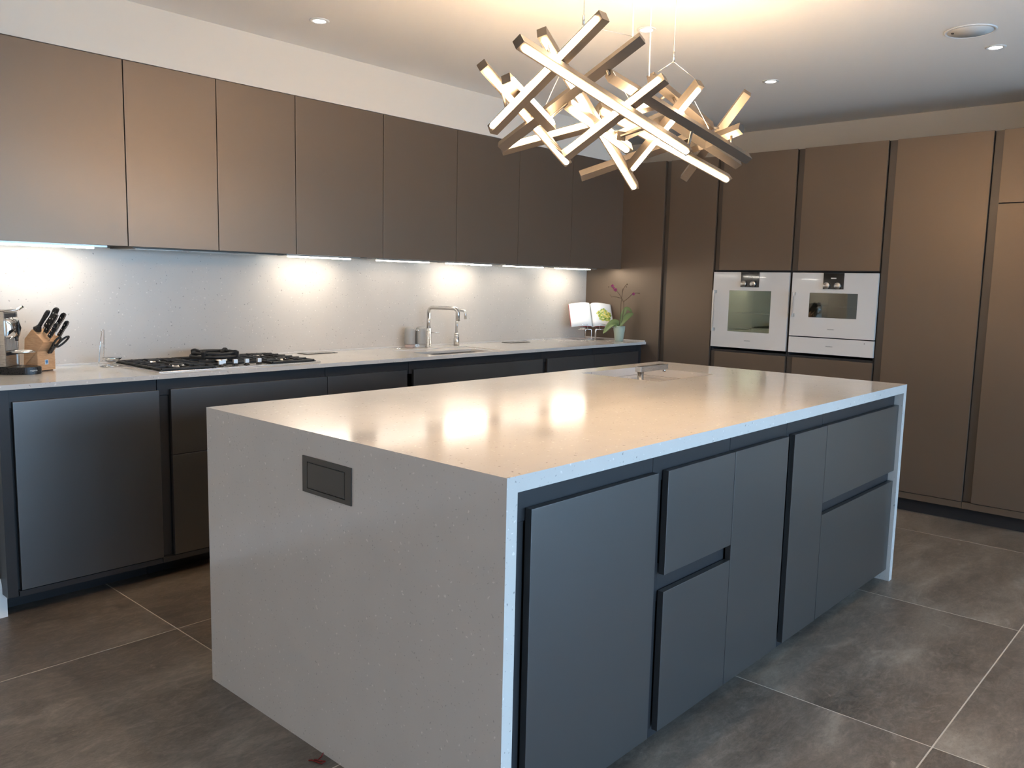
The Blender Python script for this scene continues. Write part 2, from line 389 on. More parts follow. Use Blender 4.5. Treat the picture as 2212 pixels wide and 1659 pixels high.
# glazed doors behind the camera
for k in range(4):
    x0, x1 = -2.1 + 1.5*k, -0.6 + 1.5*k
    w = bpy.data.objects.new('window_%d' % (k+1), None); C.objects.link(w); w.location = ((x0+x1)/2, -3.9, 0); w['kind'] = 'structure'
    g = G(); g.box(x0, x0+0.06, -3.93, -3.87, 0, 2.25); g.box(x1-0.06, x1, -3.93, -3.87, 0, 2.25); g.box(x0+0.06, x1-0.06, -3.93, -3.87, 0, 0.08); g.box(x0+0.06, x1-0.06, -3.93, -3.87, 2.17, 2.25)
    g.build('frame', 'panel', w)
    G().box(x0+0.06, x1-0.06, -3.905, -3.895, 0.08, 2.17).build('pane', 'winglass', w)
gr = G().box(-20, 20, -30, -4.02, -0.3, -0.05).build('terrace', mat('terrace_paving', (0.72, 0.70, 0.67), 0.8, grain=0.1)); gr['kind'] = 'structure'
# plaster bulkhead over the wall cabinets; the tall units stay open on top against the wall behind
struct(G().box(-0.34, XT+0.02, YW+0.003, 3.034, ZT+0.004, ZC).build('trim_1', 'paint'))

# ------------------------------------------------------------------ splashback and back worktop
bs = G().box(-0.34, XT, YB, YB+0.02, H, ZB).build('splashback', 'splash', origin=(1.95, YB, H))
tag(bs, 'light grey speckled stone splashback behind the hob and sink', 'splashback')
wt = thing('worktop', 'long thin pale stone worktop along the back wall', 'worktop', (1.95, 2.7, 0.96))
# outer slab with the shallow drainer recess and the sink hole
G().slab([-0.34, 1.985, 2.66, XT], [YF, 2.455, 2.83, YB], 0.96, H, {(1, 1)}).build('slab', 'quartz', wt)
G().slab([1.985, 2.05, 2.565, 2.66], [2.455, 2.475, 2.69, 2.83], 0.9605, H-0.004, {(1, 1)}).build('drainer', 'quartz', wt)
g = G(); g.box(-0.34, XT-0.012, YB-0.010, YB-0.0005, H, H+0.010, 0.001); g.box(XT-0.012, XT-0.0005, YF+0.01, YB-0.010, H, H+0.010, 0.001)
g.build('upstand', 'quartz', wt)

# ------------------------------------------------------------------ base cabinets on the back wall
def base_cab(x0, x1, fronts, label, groove=None, low=False, filler=False):
    t = thing('base_cabinet', label, 'cabinet', ((x0+x1)/2, 2.7, 0), 'base cabinets under the back worktop')
    G().box(x0+0.0015, x1-0.0015, 2.455, 3.01, 0.10, 0.70 if low else 0.958).build('body', 'carcass', t)
    rl = G(); rl.box(x0+0.0015, x1-0.0015, 2.440, 2.4545, 0.88, 0.958, 0.001); rl.build('handle_rail', 'rail', t)
    if groove: G().box(groove[0], groove[1], 2.446, 2.4545, 0.125, 0.878, 0.001).build('vertical_rail', 'rail', t)
    for (a, b, z0, z1, nm) in fronts:
        G().box(a, b, 2.42, 2.4385, z0, z1, 0.0012).build(nm, 'lacquer', t)
    G().box(x0+0.0015, x1-0.0015, 2.425, 2.4545, 0.097, 0.121, 0.001).build('bottom_rail', 'rail', t)
    G().box(x0+0.0015, x1-0.0015, 2.60, 2.62, 0.0, 0.0995).build('plinth', 'rail', t)
    return t
t = base_cab(-0.297, 0.304, [(-0.287, 0.306, 0.125, 0.906, 'door')], 'single-door grey base cabinet under the coffee machine and knife block')
G().box(-0.338, -0.2985, 2.428, 2.56, 0.10, 0.957, 0.001).build('filler_panel', 'rail', t)
G().box(-0.338, -0.2985, 2.60, 2.62, 0, 0.0995).build('plinth', 'rail', t)
base_cab(0.304, 1.2155, [(0.3605, 1.2155, 0.602, 0.906, 'drawer_front'), (0.3605, 1.2155, 0.125, 0.599, 'drawer_front')], 'wide two-drawer base cabinet under the gas hob', groove=(0.309, 0.358))
base_cab(1.2155, 1.80, [(1.219, 1.771, 0.125, 0.906, 'door')], 'grey base cabinet between the hob drawers and the sink unit', groove=(1.773, 1.797))
base_cab(1.80, 3.0, [(1.8235, 3.0, 0.125, 0.906, 'door')], 'widest grey base cabinet, under the back sink and taps', low=True)
base_cab(3.0, 3.593, [(3.052, 3.592, 0.125, 0.906, 'door')], 'grey base cabinet right of the back sink unit', groove=(3.005, 3.05))
t = base_cab(3.593, 4.19, [(3.596, 4.18, 0.125, 0.906, 'door')], 'last grey base cabinet in the corner, below the cookbook and orchid')
G().box(4.1915, XT-0.001, 2.44, 2.56, 0.0, 0.957, 0.001).build('filler_panel', 'rail', t)

# ------------------------------------------------------------------ wall cabinets and their lights
ub = [-0.305, 0.294, 0.7425, 1.191, 1.787, 2.387, 2.985, 3.58, 4.165]
ul = ['leftmost wall cabinet, above the coffee machine', 'narrow wall cabinet, first left of centre over the hob', 'narrow wall cabinet over the right half of the hob',
      'wall cabinet fourth from the left, above the worktop socket beside the hob', 'wall cabinet fifth from the left, left of the tap', 'wall cabinet above the kitchen tap and sink',
      'wall cabinet second from the right end, behind the pendant lamp', 'last wall cabinet in the corner, above the cookbook']
for i in range(8):
    x0, x1 = ub[i], ub[i+1]
    t = thing('wall_cabinet', 'dark bronze handleless ' + ul[i], 'cabinet', ((x0+x1)/2, 2.85, ZB), 'wall cabinets over the back worktop')
    G().box(x0+0.001, x1-0.001, YW+0.024, 3.012, ZB+0.006, ZT).build('body', 'carcass', t)
    G().box(x0+0.002, x1-0.002, YW, YW+0.021, ZB, ZT, 0.0012).build('door', 'bronze', t)
f = G().box(4.168, XT-0.001, YW+0.004, YW+0.03, ZB, ZT, 0.001).build('filler_strip', 'bronze', origin=(4.2, YW, ZB))
tag(f, 'slim bronze filler strip closing the right end of the wall cabinets', 'panel')
f = G().box(-0.338, -0.307, YW+0.004, YW+0.03, ZB, ZT, 0.001).build('filler_strip', 'bronze', origin=(-0.32, YW, ZB))
tag(f, 'slim bronze filler strip at the left end of the wall cabinets', 'panel')
for (a, b, strong, lab) in ((-0.20, 0.205, 1, 'slim strip light under the leftmost wall cabinet'), (1.27, 1.675, 1, 'slim strip light under the cabinet right of the hob'),
        (1.90, 2.305, 0, 'dimmer strip light left of the tap under the wall cabinets'), (2.49, 2.89, 1, 'bright strip light directly above the tap'),
        (3.06, 3.46, 0, 'dimmer strip light right of the tap under the wall cabinets'), (3.65, 4.05, 1, 'strip light nearest the corner, above the cookbook')):
    t = thing('under_cabinet_light', lab, 'light', ((a+b)/2, 2.85, ZB-0.014), 'under-cabinet strip lights')
    G().box(a-0.05, b+0.05, 2.80, 2.90, ZB-0.006, ZB+0.0055, 0.001).build('housing', 'steel', t)
    G().box(a, b, 2.825, 2.875, ZB-0.012, ZB-0.0062, 0.001).build('diffuser', 'led_cool' if strong else 'led_cool_dim', t)
ex = thing('extractor_hood', 'flush dark extractor underside below the two narrow cabinets over the hob', 'extractor', (0.74, 2.85, ZB-0.01))
G().box(0.34, 1.15, 2.72, 2.98, ZB-0.006, ZB+0.0055, 0.001).build('underside_panel', 'panel', ex)
for k in range(3): G().box(0.36+0.265*k, 0.595+0.265*k, 2.74, 2.96, ZB-0.009, ZB-0.0062, 0.001).build('grease_filter', 'steel', ex)

# ------------------------------------------------------------------ tall units
def tall(y0, y1, label, fronts, grooves, group='tall cabinets on the right wall', plinth=True, cut=None):
    t = thing('tall_cabinet', label, 'cabinet', (4.55, (y0+y1)/2, 0), group)
    g = G()
    if cut is None: g.box(XT+0.034, 4.815, y0+0.001, y1-0.001, 0.09, ZT)
    else:
        g.box(XT+0.034, 4.815, y0+0.001, y1-0.001, 0.09, cut[0]); g.box(XT+0.034, 4.815, y0+0.001, y1-0.001, cut[1], ZT); g.box(4.77, 4.815, y0+0.001, y1-0.001, cut[0], cut[1])
        g.box(XT+0.034, 4.77, y0+0.001, y0+0.014, cut[0], cut[1]); g.box(XT+0.034, 4.77, y1-0.014, y1-0.001, cut[0], cut[1])
    g.build('body', 'carcass', t)
    for (a, b, z0, z1, nm) in fronts: G().box(XT, XT+0.021, a, b, z0, z1, 0.0012).build(nm, 'bronze', t)
    for (a, b, z0, z1) in grooves: G().box(XT+0.024, XT+0.0335, a, b, z0, z1, 0.001).build('handle_rail', 'bronze_rail', t)
    if plinth:
        G().box(XT+0.004, XT+0.0335, y0+0.0015, y1-0.0015, 0.09, 0.130, 0.001).build('bottom_rail', 'bronze', t)
        G().box(XT+0.06, XT+0.08, y0, y1, 0, 0.0895).build('plinth', 'rail', t)
    return t
cp = G().box(XT, XT+0.03, 2.2815, 3.03, 0.02, ZT+0.002, 0.001).build('corner_panel', 'bronze', origin=(XT, 2.6, 0.02))
tag(cp, 'tall bronze side panel in the corner behind the orchid and cookbook', 'panel')
tall(1.8315, 2.28, 'tall narrow bronze cabinet left of the ovens', [(1.833, 2.232, 0.135, ZT, 'door')], [(2.234, 2.279, 0.135, ZT)])
tall(1.2325, 1.8315, 'tall bronze oven housing around the larger oven', [(1.2345, 1.786, ZB, ZT, 'door'), (1.2345, 1.786, 0.135, 0.951, 'drawer_front')], [(1.788, 1.830, ZB, ZT), (1.788, 1.830, 0.135, 0.951)], cut=(0.965, 1.545))
tall(0.6325, 1.2325, 'tall bronze oven housing around the compact oven and warming drawer', [(0.6345, 1.182, ZB, ZT, 'door'), (0.6345, 1.182, 0.135, 0.951, 'drawer_front')], [(1.184, 1.231, ZB, ZT), (1.184, 1.231, 0.135, 0.951)], cut=(0.965, 1.545))
tall(0.0355, 0.6325, 'tall full-height bronze door cabinet right of the compact oven', [(0.037, 0.580, 0.135, ZT, 'door')], [(0.582, 0.6315, 0.135, ZT)])
tall(-0.62, 0.0355, 'tall bronze cabinet at the right edge with a split door', [(-0.617, -0.0155, 0.135, 1.953, 'door'), (-0.617, -0.0155, 1.959, ZT, 'door')], [(-0.0135, 0.0345, 0.135, ZT)])

# ------------------------------------------------------------------ ovens
def oven(y0, y1, z0, z1, win, ctrl, knobs, handle, label, logo, deep, glass):
    t = thing('oven', label, 'oven', (4.4, (y0+y1)/2, z0), 'built-in ovens')
    xf = XT - 0.006
    # glass door as a frame around the window
    wy0, wy1, wz0, wz1 = win
    g = G()
    ys = [y0, wy0, wy1, y1]; zs = [z0, wz0, wz1, z1]
    for i in range(3):
        for j in range(3):
            if i == 1 and j == 1: continue
            g.box(xf, xf+0.022, ys[i], ys[i+1], zs[j], zs[j+1])
    bmesh.ops.remove_doubles(g.bm, verts=g.bm.verts, dist=1e-5)
    dup = {}
    for fc in list(g.bm.faces):
        k = tuple(sorted(v.index for v in fc.verts)) if False else tuple(round(x, 4) for x in fc.calc_center_median())
        dup.setdefault(k, []).append(fc)
    bmesh.ops.delete(g.bm, geom=[x for v in dup.values() if len(v) > 1 for x in v], context='FACES_ONLY')
    d = g.build('door', 'glasswhite', t)
    G().box(xf+0.002, xf+0.006, wy0+0.0005, wy1-0.0005, wz0+0.0005, wz1-0.0005).build('window_pane', glass, d)
    # cavity
    g = G(); dx = xf+0.03; de = dx+deep
    a, b, c0, c1 = wy0-0.02, wy1+0.02, wz0-0.02, wz1+0.02
    g.box(de, de+0.01, a, b, c0, c1); g.box(dx, de, a-0.01, a, c0, c1); g.box(dx, de, b, b+0.01, c0, c1); g.box(dx, de, a, b, c0-0.01, c0); g.box(dx, de, a, b, c1, c1+0.01)
    g.build('cavity', 'cavity', t)
    zr = (wz0*0.55 + wz1*0.45)
    g = G()
    for k in range(9): g.tube([(dx+0.01, a+0.01+(b-a-0.02)*k/8, zr), (de-0.01, a+0.01+(b-a-0.02)*k/8, zr)], 0.002, 6)
    g.tube([(dx+0.01, a+0.002, zr), (dx+0.01, b-0.002, zr)], 0.003, 6); g.tube([(de-0.02, a+0.002, zr), (de-0.02, b-0.002, zr)], 0.003, 6)
    g.build('shelf_rack', 'chrome', t)
    cy0, cy1, cz0, cz1 = ctrl
    cpn = G().box(xf-0.004, xf-0.0003, cy0, cy1, cz0, cz1, 0.0006).build('control_panel', 'blackglass', t)
    for ky, kz in knobs:
        kn = G().lathe((xf-0.0042, ky, kz), [(0.0, 0), (0.0215, 0), (0.0215, 0.016), (0.020, 0.018), (0.0, 0.018)], 28, ax=(-1, 0, 0)).build('knob', 'steel', cpn)
    G().box(xf-0.0045, xf-0.0041, (cy0+cy1)/2-0.018, (cy0+cy1)/2+0.018, cz1-0.039, cz1-0.032).build('display_mark', 'white_ink', cpn)
    hy, hz0, hz1 = handle
    g = G(); g.box(xf-0.042, xf-0.030, hy-0.006, hy+0.006, hz0, hz1, 0.001)
    h = g.build('handle', 'steel', t)
    for hz in (hz0+0.012, hz1-0.012): G().box(xf-0.0299, xf-0.0003, hy-0.008, hy+0.006, hz-0.011, hz+0.011, 0.001).build('bracket', 'steel', h)
    text('logo', logo, 0.0085, (xf-0.0005, (y0+y1)/2, z0+0.055), (0, -1, 0), (0, 0, 1), 'grey_ink', t)
    return t
oven(1.2345, 1.8205, 0.987, 1.539, (1.3635, 1.689, 1.106, 1.4065), (1.458, 1.6, 1.4315, 1.5385), ((1.5735, 1.456), (1.4993, 1.4555)), (1.797, 1.103, 1.406), 'larger grey-glass oven with a tall window, left of the two', 'GAGGENAU', 0.40, 'ovenglass')
oven(0.634, 1.2135, 1.1025, 1.539, (0.758, 1.0845, 1.235, 1.403), (0.8545, 0.994, 1.4295, 1.5385), ((0.9667, 1.4537), (0.8924, 1.4532)), (1.190, 1.234, 1.405), 'compact grey-glass oven with a low window above the warming drawer', 'GAGGENAU', 0.36, 'ovenglass_dark')
wd = thing('warming_drawer', 'slim grey-glass warming drawer below the compact oven', 'drawer', (4.4, 0.925, 0.985))
fr = G().box(XT-0.006, XT+0.016, 0.634, 1.2135, 0.9855, 1.0955, 0.001).build('drawer_front', 'glasswhite', wd)
G().box(XT+0.0165, 4.7, 0.66, 1.19, 0.990, 1.090).build('drawer_box', 'carcass', wd)
text('logo', 'GAGGENAU', 0.0085, (XT-0.0065, 0.927, 1.0414), (0, -1, 0), (0, 0, 1), 'grey_ink', wd)
G().lathe((XT-0.0061, 0.6936, 1.0752), [(0, 0), (0.003, 0), (0.003, 0.0008), (0, 0.0008)], 12, ax=(-1, 0, 0)).build('indicator', 'grey_ink', wd)

# ------------------------------------------------------------------ island
isl = thing('island_worktop', 'thick pale grey stone island top with waterfall end panels', 'worktop', (L_/2, W_/2, 0))
g = G().slab([0.0, 1.945, 2.474, L_], [0.0, 0.824, 1.281, W_], 0.94, H, {(1, 1)}); 
o = g.build('top_slab', 'quartz', isl)
G().box(0, 0.038, 0, W_, 0.0, 0.94).build('end_panel', 'quartz', isl)
G().box(L_-0.038, L_, 0, W_, 0.0, 0.94).build('end_panel', 'quartz', isl)
def isl_cab(x0, x1, fronts, label, vgro=None, hgro=None, low=False, depth=None):
    t = thing('island_cabinet', label, 'cabinet', ((x0+x1)/2, 0.3, 0), 'cabinets on the front of the island')
    G().box(x0+0.0012, x1-0.0012, 0.052, depth or W_-0.03, 0.05, 0.68 if low else 0.938).build('body', 'carcass', t)
    G().box(x0+0.0012, x1-0.0012, 0.040, 0.0515, 0.85, 0.938, 0.001).build('handle_rail', 'rail', t)
    if vgro: G().box(vgro[0], vgro[1], 0.042, 0.0515, 0.056, 0.849, 0.001).build('vertical_rail', 'rail', t)
    if hgro: G().box(hgro[0], hgro[1], 0.042, 0.0515, 0.47, 0.59, 0.001).build('drawer_rail', 'rail', t)
    for (a, b, z0, z1, nm) in fronts: G().box(a, b, 0.017, 0.038, z0, z1, 0.0012).build(nm, 'lacquer', t)
    G().box(x0, x1, 0.07, 0.09, 0, 0.0495).build('plinth', 'rail', t)
    return t
isl_cab(0.040, 0.680, [(0.110, 0.678, 0.055, 0.882, 'door')], 'island cabinet with one wide door nearest the camera', vgro=(0.042, 0.108))
isl_cab(0.680, 1.155, [(0.7335, 1.1535, 0.558, 0.880, 'drawer_front'), (0.7335, 1.1535, 0.056, 0.505, 'drawer_front')], 'island cabinet with two square drawers second from the near end', vgro=(0.682, 0.732), hgro=(0.7325, 1.153))
isl_cab(1.155, 1.602, [(1.1568, 1.574, 0.056, 0.880, 'door')], 'island cabinet with a tall narrow door in the middle of the run', vgro=(1.576, 1.600))
isl_cab(1.602, 1.942, [(1.629, 1.9405, 0.056, 0.880, 'door')], 'narrowest island cabinet with a slim pull-out door', vgro=(1.604, 1.627), depth=0.70)
isl_cab(1.942, 2.8225, [(1.9445, 2.820, 0.557, 0.880, 'drawer_front'), (1.9445, 2.820, 0.058, 0.506, 'drawer_front')], 'island cabinet with two wide drawers at the far end', hgro=(1.945, 2.82), low=True)
# pop-up socket on the end panel
so = thing('island_socket', 'dark bronze framed socket plate on the island end panel', 'socket', (0, 0.70, 0.80))
g = G(); y0, y1, z0, z1 = 0.5825, 0.8185, 0.7970, 0.9055; a0, a1, b0, b1 = 0.6105, 0.7945, 0.8095, 0.8900
g.box(-0.004, -0.0002, y0, a0, z0, z1); g.box(-0.004, -0.0002, a1, y1, z0, z1); g.box(-0.004, -0.0002, a0, a1, z0, b0); g.box(-0.004, -0.0002, a0, a1, b1, z1)
g.build('frame', 'panel', so)
G().box(-0.0012, -0.0002, a0, a1, b0, b1).build('gap', 'black', so)
lid = G().box(-0.0042, -0.0014, a0+0.0025, a1-0.0025, b0+0.0025, b1-0.0025, 0.0008).build('lid', 'panel', so)
G().box(-0.0046, -0.0043, 0.696, 0.704, 0.8165, 0.8190).build('maker_mark', 'grey_ink', lid)
# island sink: pale stone bowl with a ledge
sk = thing('island_sink', 'pale rectangular stone sink set into the island top', 'sink', (2.21, 1.05, 0.70))
x0, x1, y0, y1 = 1.945, 2.474, 0.824, 1.281
g = G()
zl = 0.942
g.slab([x0-0.012, x0+0.012, x1-0.012, x1+0.012], [y0-0.012, y0+0.012, y1-0.012, y1+0.012], 0.925, 0.9395, {(1, 1)})
g.build('ledge', 'quartz', sk)
g = G(); xa, xb, ya, yb_ = x0+0.012, x1-0.012, y0+0.012, y1-0.012
g.box(xa-0.012, xa, ya-0.012, yb_+0.012, 0.74, 0.9245); g.box(xb, xb+0.012, ya-0.012, yb_+0.012, 0.74, 0.9245); g.box(xa, xb, ya-0.012, ya, 0.74, 0.9245); g.box(xa, xb, yb_, yb_+0.012, 0.74, 0.9245); g.box(xa-0.012, xb+0.012, ya-0.012, yb_+0.012, 0.728, 0.7395)
g.build('bowl', 'quartz', sk)
G().lathe((2.21, 1.05, 0.7397), [(0, 0), (0.045, 0), (0.045, 0.003), (0.035, 0.004), (0, 0.004)], 28).build('drain', 'steel', sk)
# island tap: low square pillar with a flat head
tp = thing('island_tap', 'low brushed steel tap with a flat square arm in the island sink', 'tap', (1.99, 0.96, 0.74))
G().lathe((1.992, 0.957, 0.740), [(0, 0), (0.022, 0), (0.022, 0.006), (0.0155, 0.008), (0.0155, 0.272), (0, 0.272)], 24).build('pillar', 'steel', tp)
ar = G().box(1.970, 2.215, 0.940, 0.974, 1.0125, 1.0385, 0.002).build('arm', 'steel', tp)
G().lathe((2.205, 0.957, 1.0120), [(0, -0.012), (0.009, -0.012), (0.009, 0), (0, 0)], 16).build('nozzle', 'chrome', ar)

# ------------------------------------------------------------------ pendant lamp of crossed light bars
BARS = [
  ((0.358, 0.321, 2.075), (1.265, 0.322, 1.905), (-0.146, -0.596, -0.789), 1),
  ((0.572, 0.193, 2.169), (0.598, 0.642, 1.909), (-0.996, 0.08, 0.04), 1),
  ((0.506, 0.602, 2.086), (1.082, 0.72, 1.874), (-0.136, -0.66, -0.739), 1),
  ((0.529, 0.523, 2.039), (0.823, 0.584, 1.947), (0.279, -0.916, 0.289), 1),
  ((0.87, 0.265, 2.189), (0.765, 0.759, 1.889), (0.616, 0.5, 0.609), 1),
  ((0.584, 0.432, 2.171), (1.411, 0.638, 1.813), (-0.294, -0.361, -0.885), 1),
  ((0.982, 0.247, 2.087), (0.912, 0.593, 1.865), (-0.968, -0.034, 0.25), 1),
  ((0.842, 0.365, 2.086), (1.628, 0.275, 1.916), (0.233, 0.621, 0.748), 1),
  ((1.16, 0.419, 2.148), (1.555, 0.4, 2.036), (0.269, 0.374, 0.888), 1),
  ((1.262, 0.284, 2.13), (1.312, 0.602, 1.865), (-0.155, -0.617, -0.772), 1),
  ((1.594, 0.272, 2.155), (1.666, 0.572, 1.867), (0.763, 0.342, 0.549), 1),
  ((1.528, 0.254, 2.013), (1.559, 0.481, 1.967), (0.525, 0.101, 0.845), 0),
  ((1.305, 0.829, 1.854), (1.625, 0.469, 2.03), (0.3, 0.62, 0.725), 1),
  ((0.873, 0.857, 1.903), (1.123, 0.619, 2.005), (-0.707, -0.553, 0.442), 1),
  ((0.815, 0.512, 2.013), (1.175, 0.511, 1.915), (-0.236, -0.457, -0.858), 1),
  ((1.056, 0.565, 2.046), (1.789, 0.438, 1.868), (-0.284, -0.652, -0.703), 1),
  ((1.02, 0.437, 1.931), (1.431, 0.516, 2.076), (-0.25, 0.949, 0.192), 1),
  ((1.13, 0.606, 2.022), (1.267, 0.467, 2.083), (-0.739, -0.572, 0.357), 1),
  ((1.345, 0.449, 2.035), (1.763, 0.384, 1.92), (0.302, 0.454, 0.838), 0),
]
ch = thing('pendant_lamp', 'pendant lamp of many crossed bronze bars with glowing strips over the island', 'lamp', (1.0, 0.45, 1.81))
BW = 0.031
for p, q, n, led in BARS:
    p, q, n = Vector(p), Vector(q), Vector(n); d = (q-p).normalized(); n = (n - d*n.dot(d)).normalized()
    b = G().bar(p, q, BW, BW, n, 0.0008).build('light_bar', 'bar', ch)
    if led:
        a, z = p + d*0.012 + n*(BW/2+0.0012), q - d*0.012 + n*(BW/2+0.0012)
        s = d.cross(n)
        # rounded-end strip diffuser
        pts = []
        w = 0.0085
        for k in range(9): ang = math.pi/2 + math.pi*k/8; pts.append(a + d*(w + w*math.cos(ang)) + s*(w*math.sin(ang)) - n*0.0010)
        for k in range(9): ang = -math.pi/2 + math.pi*k/8; pts.append(z + d*(-w + w*math.cos(ang)) + s*(w*math.sin(ang)) - n*0.0010)
        G().prism(pts, n*0.0035).build('led_strip', 'led_warm_up' if n.z > 0.5 else 'led_warm', b)
# connectors where two bars pass close to each other
def closest(p1, q1, p2, q2):
    d1, d2, r = q1-p1, q2-p2, p1-p2
    a, e, f_ = d1.dot(d1), d2.dot(d2), d2.dot(r); c = d1.dot(r); b = d1.dot(d2); den = a*e-b*b
    s = min(1, max(0, (b*f_-c*e)/den)) if den > 1e-9 else 0
    t = min(1, max(0, (b*s+f_)/e)); s = min(1, max(0, (b*t-c)/a))
    return p1+d1*s, p2+d2*t
used = [0]*len(BARS)
for i in range(len(BARS)):
    for j in range(i+1, len(BARS)):
        a, b = closest(Vector(BARS[i][0]), Vector(BARS[i][1]), Vector(BARS[j][0]), Vector(BARS[j][1]))
        if BW*0.9 < (a-b).length < 0.12 and (used[i] < 2 or used[j] < 2):
            used[i] += 1; used[j] += 1
            G().tube([a, b], 0.005, 8).build('connector', 'bar', ch)
def wire(nm, pts, r, m): return G().tube(pts, r, 6).build(nm, m, ch)
for k, (pt, ends) in enumerate((((0.692, 0.359, 2.201), [(0.709, 0.405, 2.178), (0.868, 0.275, 2.19)]), ((1.111, 0.299, 2.173), [(1.165, 0.418, 2.155), (1.262, 0.290, 2.135)]))):
    wire('suspension_wire', [(pt[0], pt[1], pt[2]+0.03), (pt[0], pt[1], ZC-0.012)], 0.0008, 'steel')
    wire('gripper', [(pt[0], pt[1], pt[2]-0.002), (pt[0], pt[1], pt[2]+0.03)], 0.004, 'steel')
    for e in ends: wire('suspension_wire', [pt, e], 0.0010, 'steel')
    G().lathe((pt[0], pt[1], ZC), [(0, -0.014), (0.022, -0.014), (0.025, -0.002), (0.025, -0.0003), (0, -0.0003)], 20).build('ceiling_cup', 'white', ch)
for (x, y, z) in ((0.868, 0.300, 2.170), (1.150, 0.420, 2.150)):
    wire('power_cord', [(x, y, z), (x-0.004, y, (z+ZC)/2), (x, y, ZC-0.015)], 0.0019, 'white')
    G().lathe((x, y, ZC), [(0, -0.02), (0.03, -0.02), (0.034, -0.002), (0.034, -0.0003), (0, -0.0003)], 20).build('ceiling_cup', 'white', ch)
for a, b in (((0.70, 0.455, 2.07), (0.748, 0.545, 2.005)), ((0.826, 0.339, 2.09), (1.018, 0.387, 2.018)), ((1.24, 0.287, 2.064), (1.392, 0.313, 1.996))):
    wire('tension_wire', [a, b], 0.0010, 'steel')

# ------------------------------------------------------------------ downlights and ceiling speaker
def downlight(x, y, label, power, angle, blend, col=(1.0, 0.78, 0.55)):
    t = thing('downlight', label, 'light', (x, y, ZC), 'recessed ceiling downlights')
    G().lathe((x, y, ZC), [(0.031, -0.0008), (0.047, -0.0008), (0.047, -0.0035), (0.042, -0.0055), (0.031, -0.0055), (0.031, -0.0008)], 32).build('trim_ring', 'white', t)
    G().lathe((x, y, ZC), [(0, -0.0045), (0.030, -0.0045), (0.030, -0.0008), (0, -0.0008)], 28).build('lamp_lens', 'lamp', t)
    ld = bpy.data.lights.new('downlight_beam', 'SPOT'); ld.energy = power; ld.spot_size = math.radians(angle); ld.spot_blend = blend; ld.color = col; ld.shadow_soft_size = 0.02
    lo = bpy.data.objects.new('downlight_beam', ld); C.objects.link(lo); lo.parent = t; lo.location = (0, 0, -0.012)
downlight(1.0355, 2.2139, 'recessed ceiling downlight in front of the wall cabinets', SPOT, 75, 0.8)
downlight(2.098, 1.072, 'recessed ceiling downlight just behind the pendant lamp', SPOT, 60, 0.8)
downlight(3.389, 1.048, 'recessed ceiling downlight right of the pendant lamp', SPOT, 80, 0.8)
downlight(3.396, -0.128, 'recessed ceiling downlight next to the round speaker', SPOT, 80, 0.8)
downlight(0.594, 0.161, 'added unseen downlight above the near end of the island', WIDE, 150, 0.5)  # out of frame, added for the island's floor shadow and the light balance
for k, (x, y) in enumerate(((-3.5, 1.6), (-3.5, 0.2), (-3.5, -1.2), (-3.5, -2.6))):  # unseen downlights, added so warm bounce reaches the ceiling and tall units
    downlight(x, y, 'added unseen downlight washing the far wall, ' + ('first', 'second', 'third', 'fourth')[k] + ' from the kitchen run', 115.0, 120, 0.8, (1.0, 0.87, 0.72))
sp = thing('ceiling_speaker', 'round white flush speaker grille in the ceiling', 'speaker', (3.04, -0.10, ZC))
G().lathe((3.04, -0.10, ZC), [(0.100, -0.0005), (0.111, -0.0005), (0.111, -0.004), (0.108, -0.006), (0.100, -0.006), (0.100, -0.0005)], 48).build('rim', 'white', sp)
G().lathe((3.04, -0.10, ZC), [(0, -0.0055), (0.0995, -0.0045), (0.0995, -0.0005), (0, -0.0005)], 48).build('grille', 'grille', sp)
G().box(3.005, 3.022, -0.035, -0.025, ZC-0.009, ZC-0.006).build('badge', 'grey_ink', sp)

# ------------------------------------------------------------------ gas hob
hb = thing('gas_hob', 'steel gas hob with black cast-iron grates and five chrome knobs', 'hob', (0.77, 2.72, H))
G().box(0.330, 1.205, 2.465, 2.985, H+0.0002, H+0.005, 0.0015).build('tray', 'steel', hb)
ZG = H+0.0052
def grate(x0, x1, y0, y1, nx, ny):
    g = G(); z0, z1 = ZG+0.004, ZG+0.012
    for y in (y0, y1): g.box(x0, x1, y-0.006, y+0.006, z0, z1, 0.002)
    for x in (x0, x1): g.box(x-0.006, x+0.006, y0+0.006, y1-0.006, z0, z1, 0.002)
    for k in range(1, nx): x = x0+(x1-x0)*k/nx; g.box(x-0.005, x+0.005, y0+0.006, y1-0.006, z0+0.001, z1+0.002, 0.002)
    for k in range(1, ny):
        y = y0+(y1-y0)*k/ny
        g.box(x0+0.006, x0+(x1-x0)*0.34, y-0.006, y+0.006, z0+0.001, z1+0.005, 0.002); g.box(x1-(x1-x0)*0.34, x1-0.006, y-0.006, y+0.006, z0+0.001, z1+0.005, 0.002)
    for x in (x0, x1):
        for y in (y0, y1): g.box(x-0.007, x+0.007, y-0.007, y+0.007, ZG, z0+0.001)
    g.build('grate', 'iron', hb)
    G().box(x0+0.004, x1-0.004, y0+0.004, y1-0.004, ZG, ZG+0.003, 0.001).build('drip_pan', 'iron', hb)
grate(0.352, 0.612, 2.490, 2.965, 4, 6)
grate(0.628, 0.915, 2.600, 2.965, 3, 4)
grate(0.931, 1.180, 2.490, 2.965, 4, 7)
def burner(x, y, r):
    b = G().lathe((x, y, ZG+0.0032), [(0, 0), (r*1.15, 0), (r*1.15, 0.004), (r, 0.006), (r, 0.010), (0, 0.010)], 24).build('burner', 'steel', hb)
    G().lathe((x, y, ZG+0.0134), [(0, 0), (r*0.9, 0), (r*0.9, 0.004), (r*0.8, 0.006), (0, 0.006)], 24).build('burner_cap', 'iron', b)
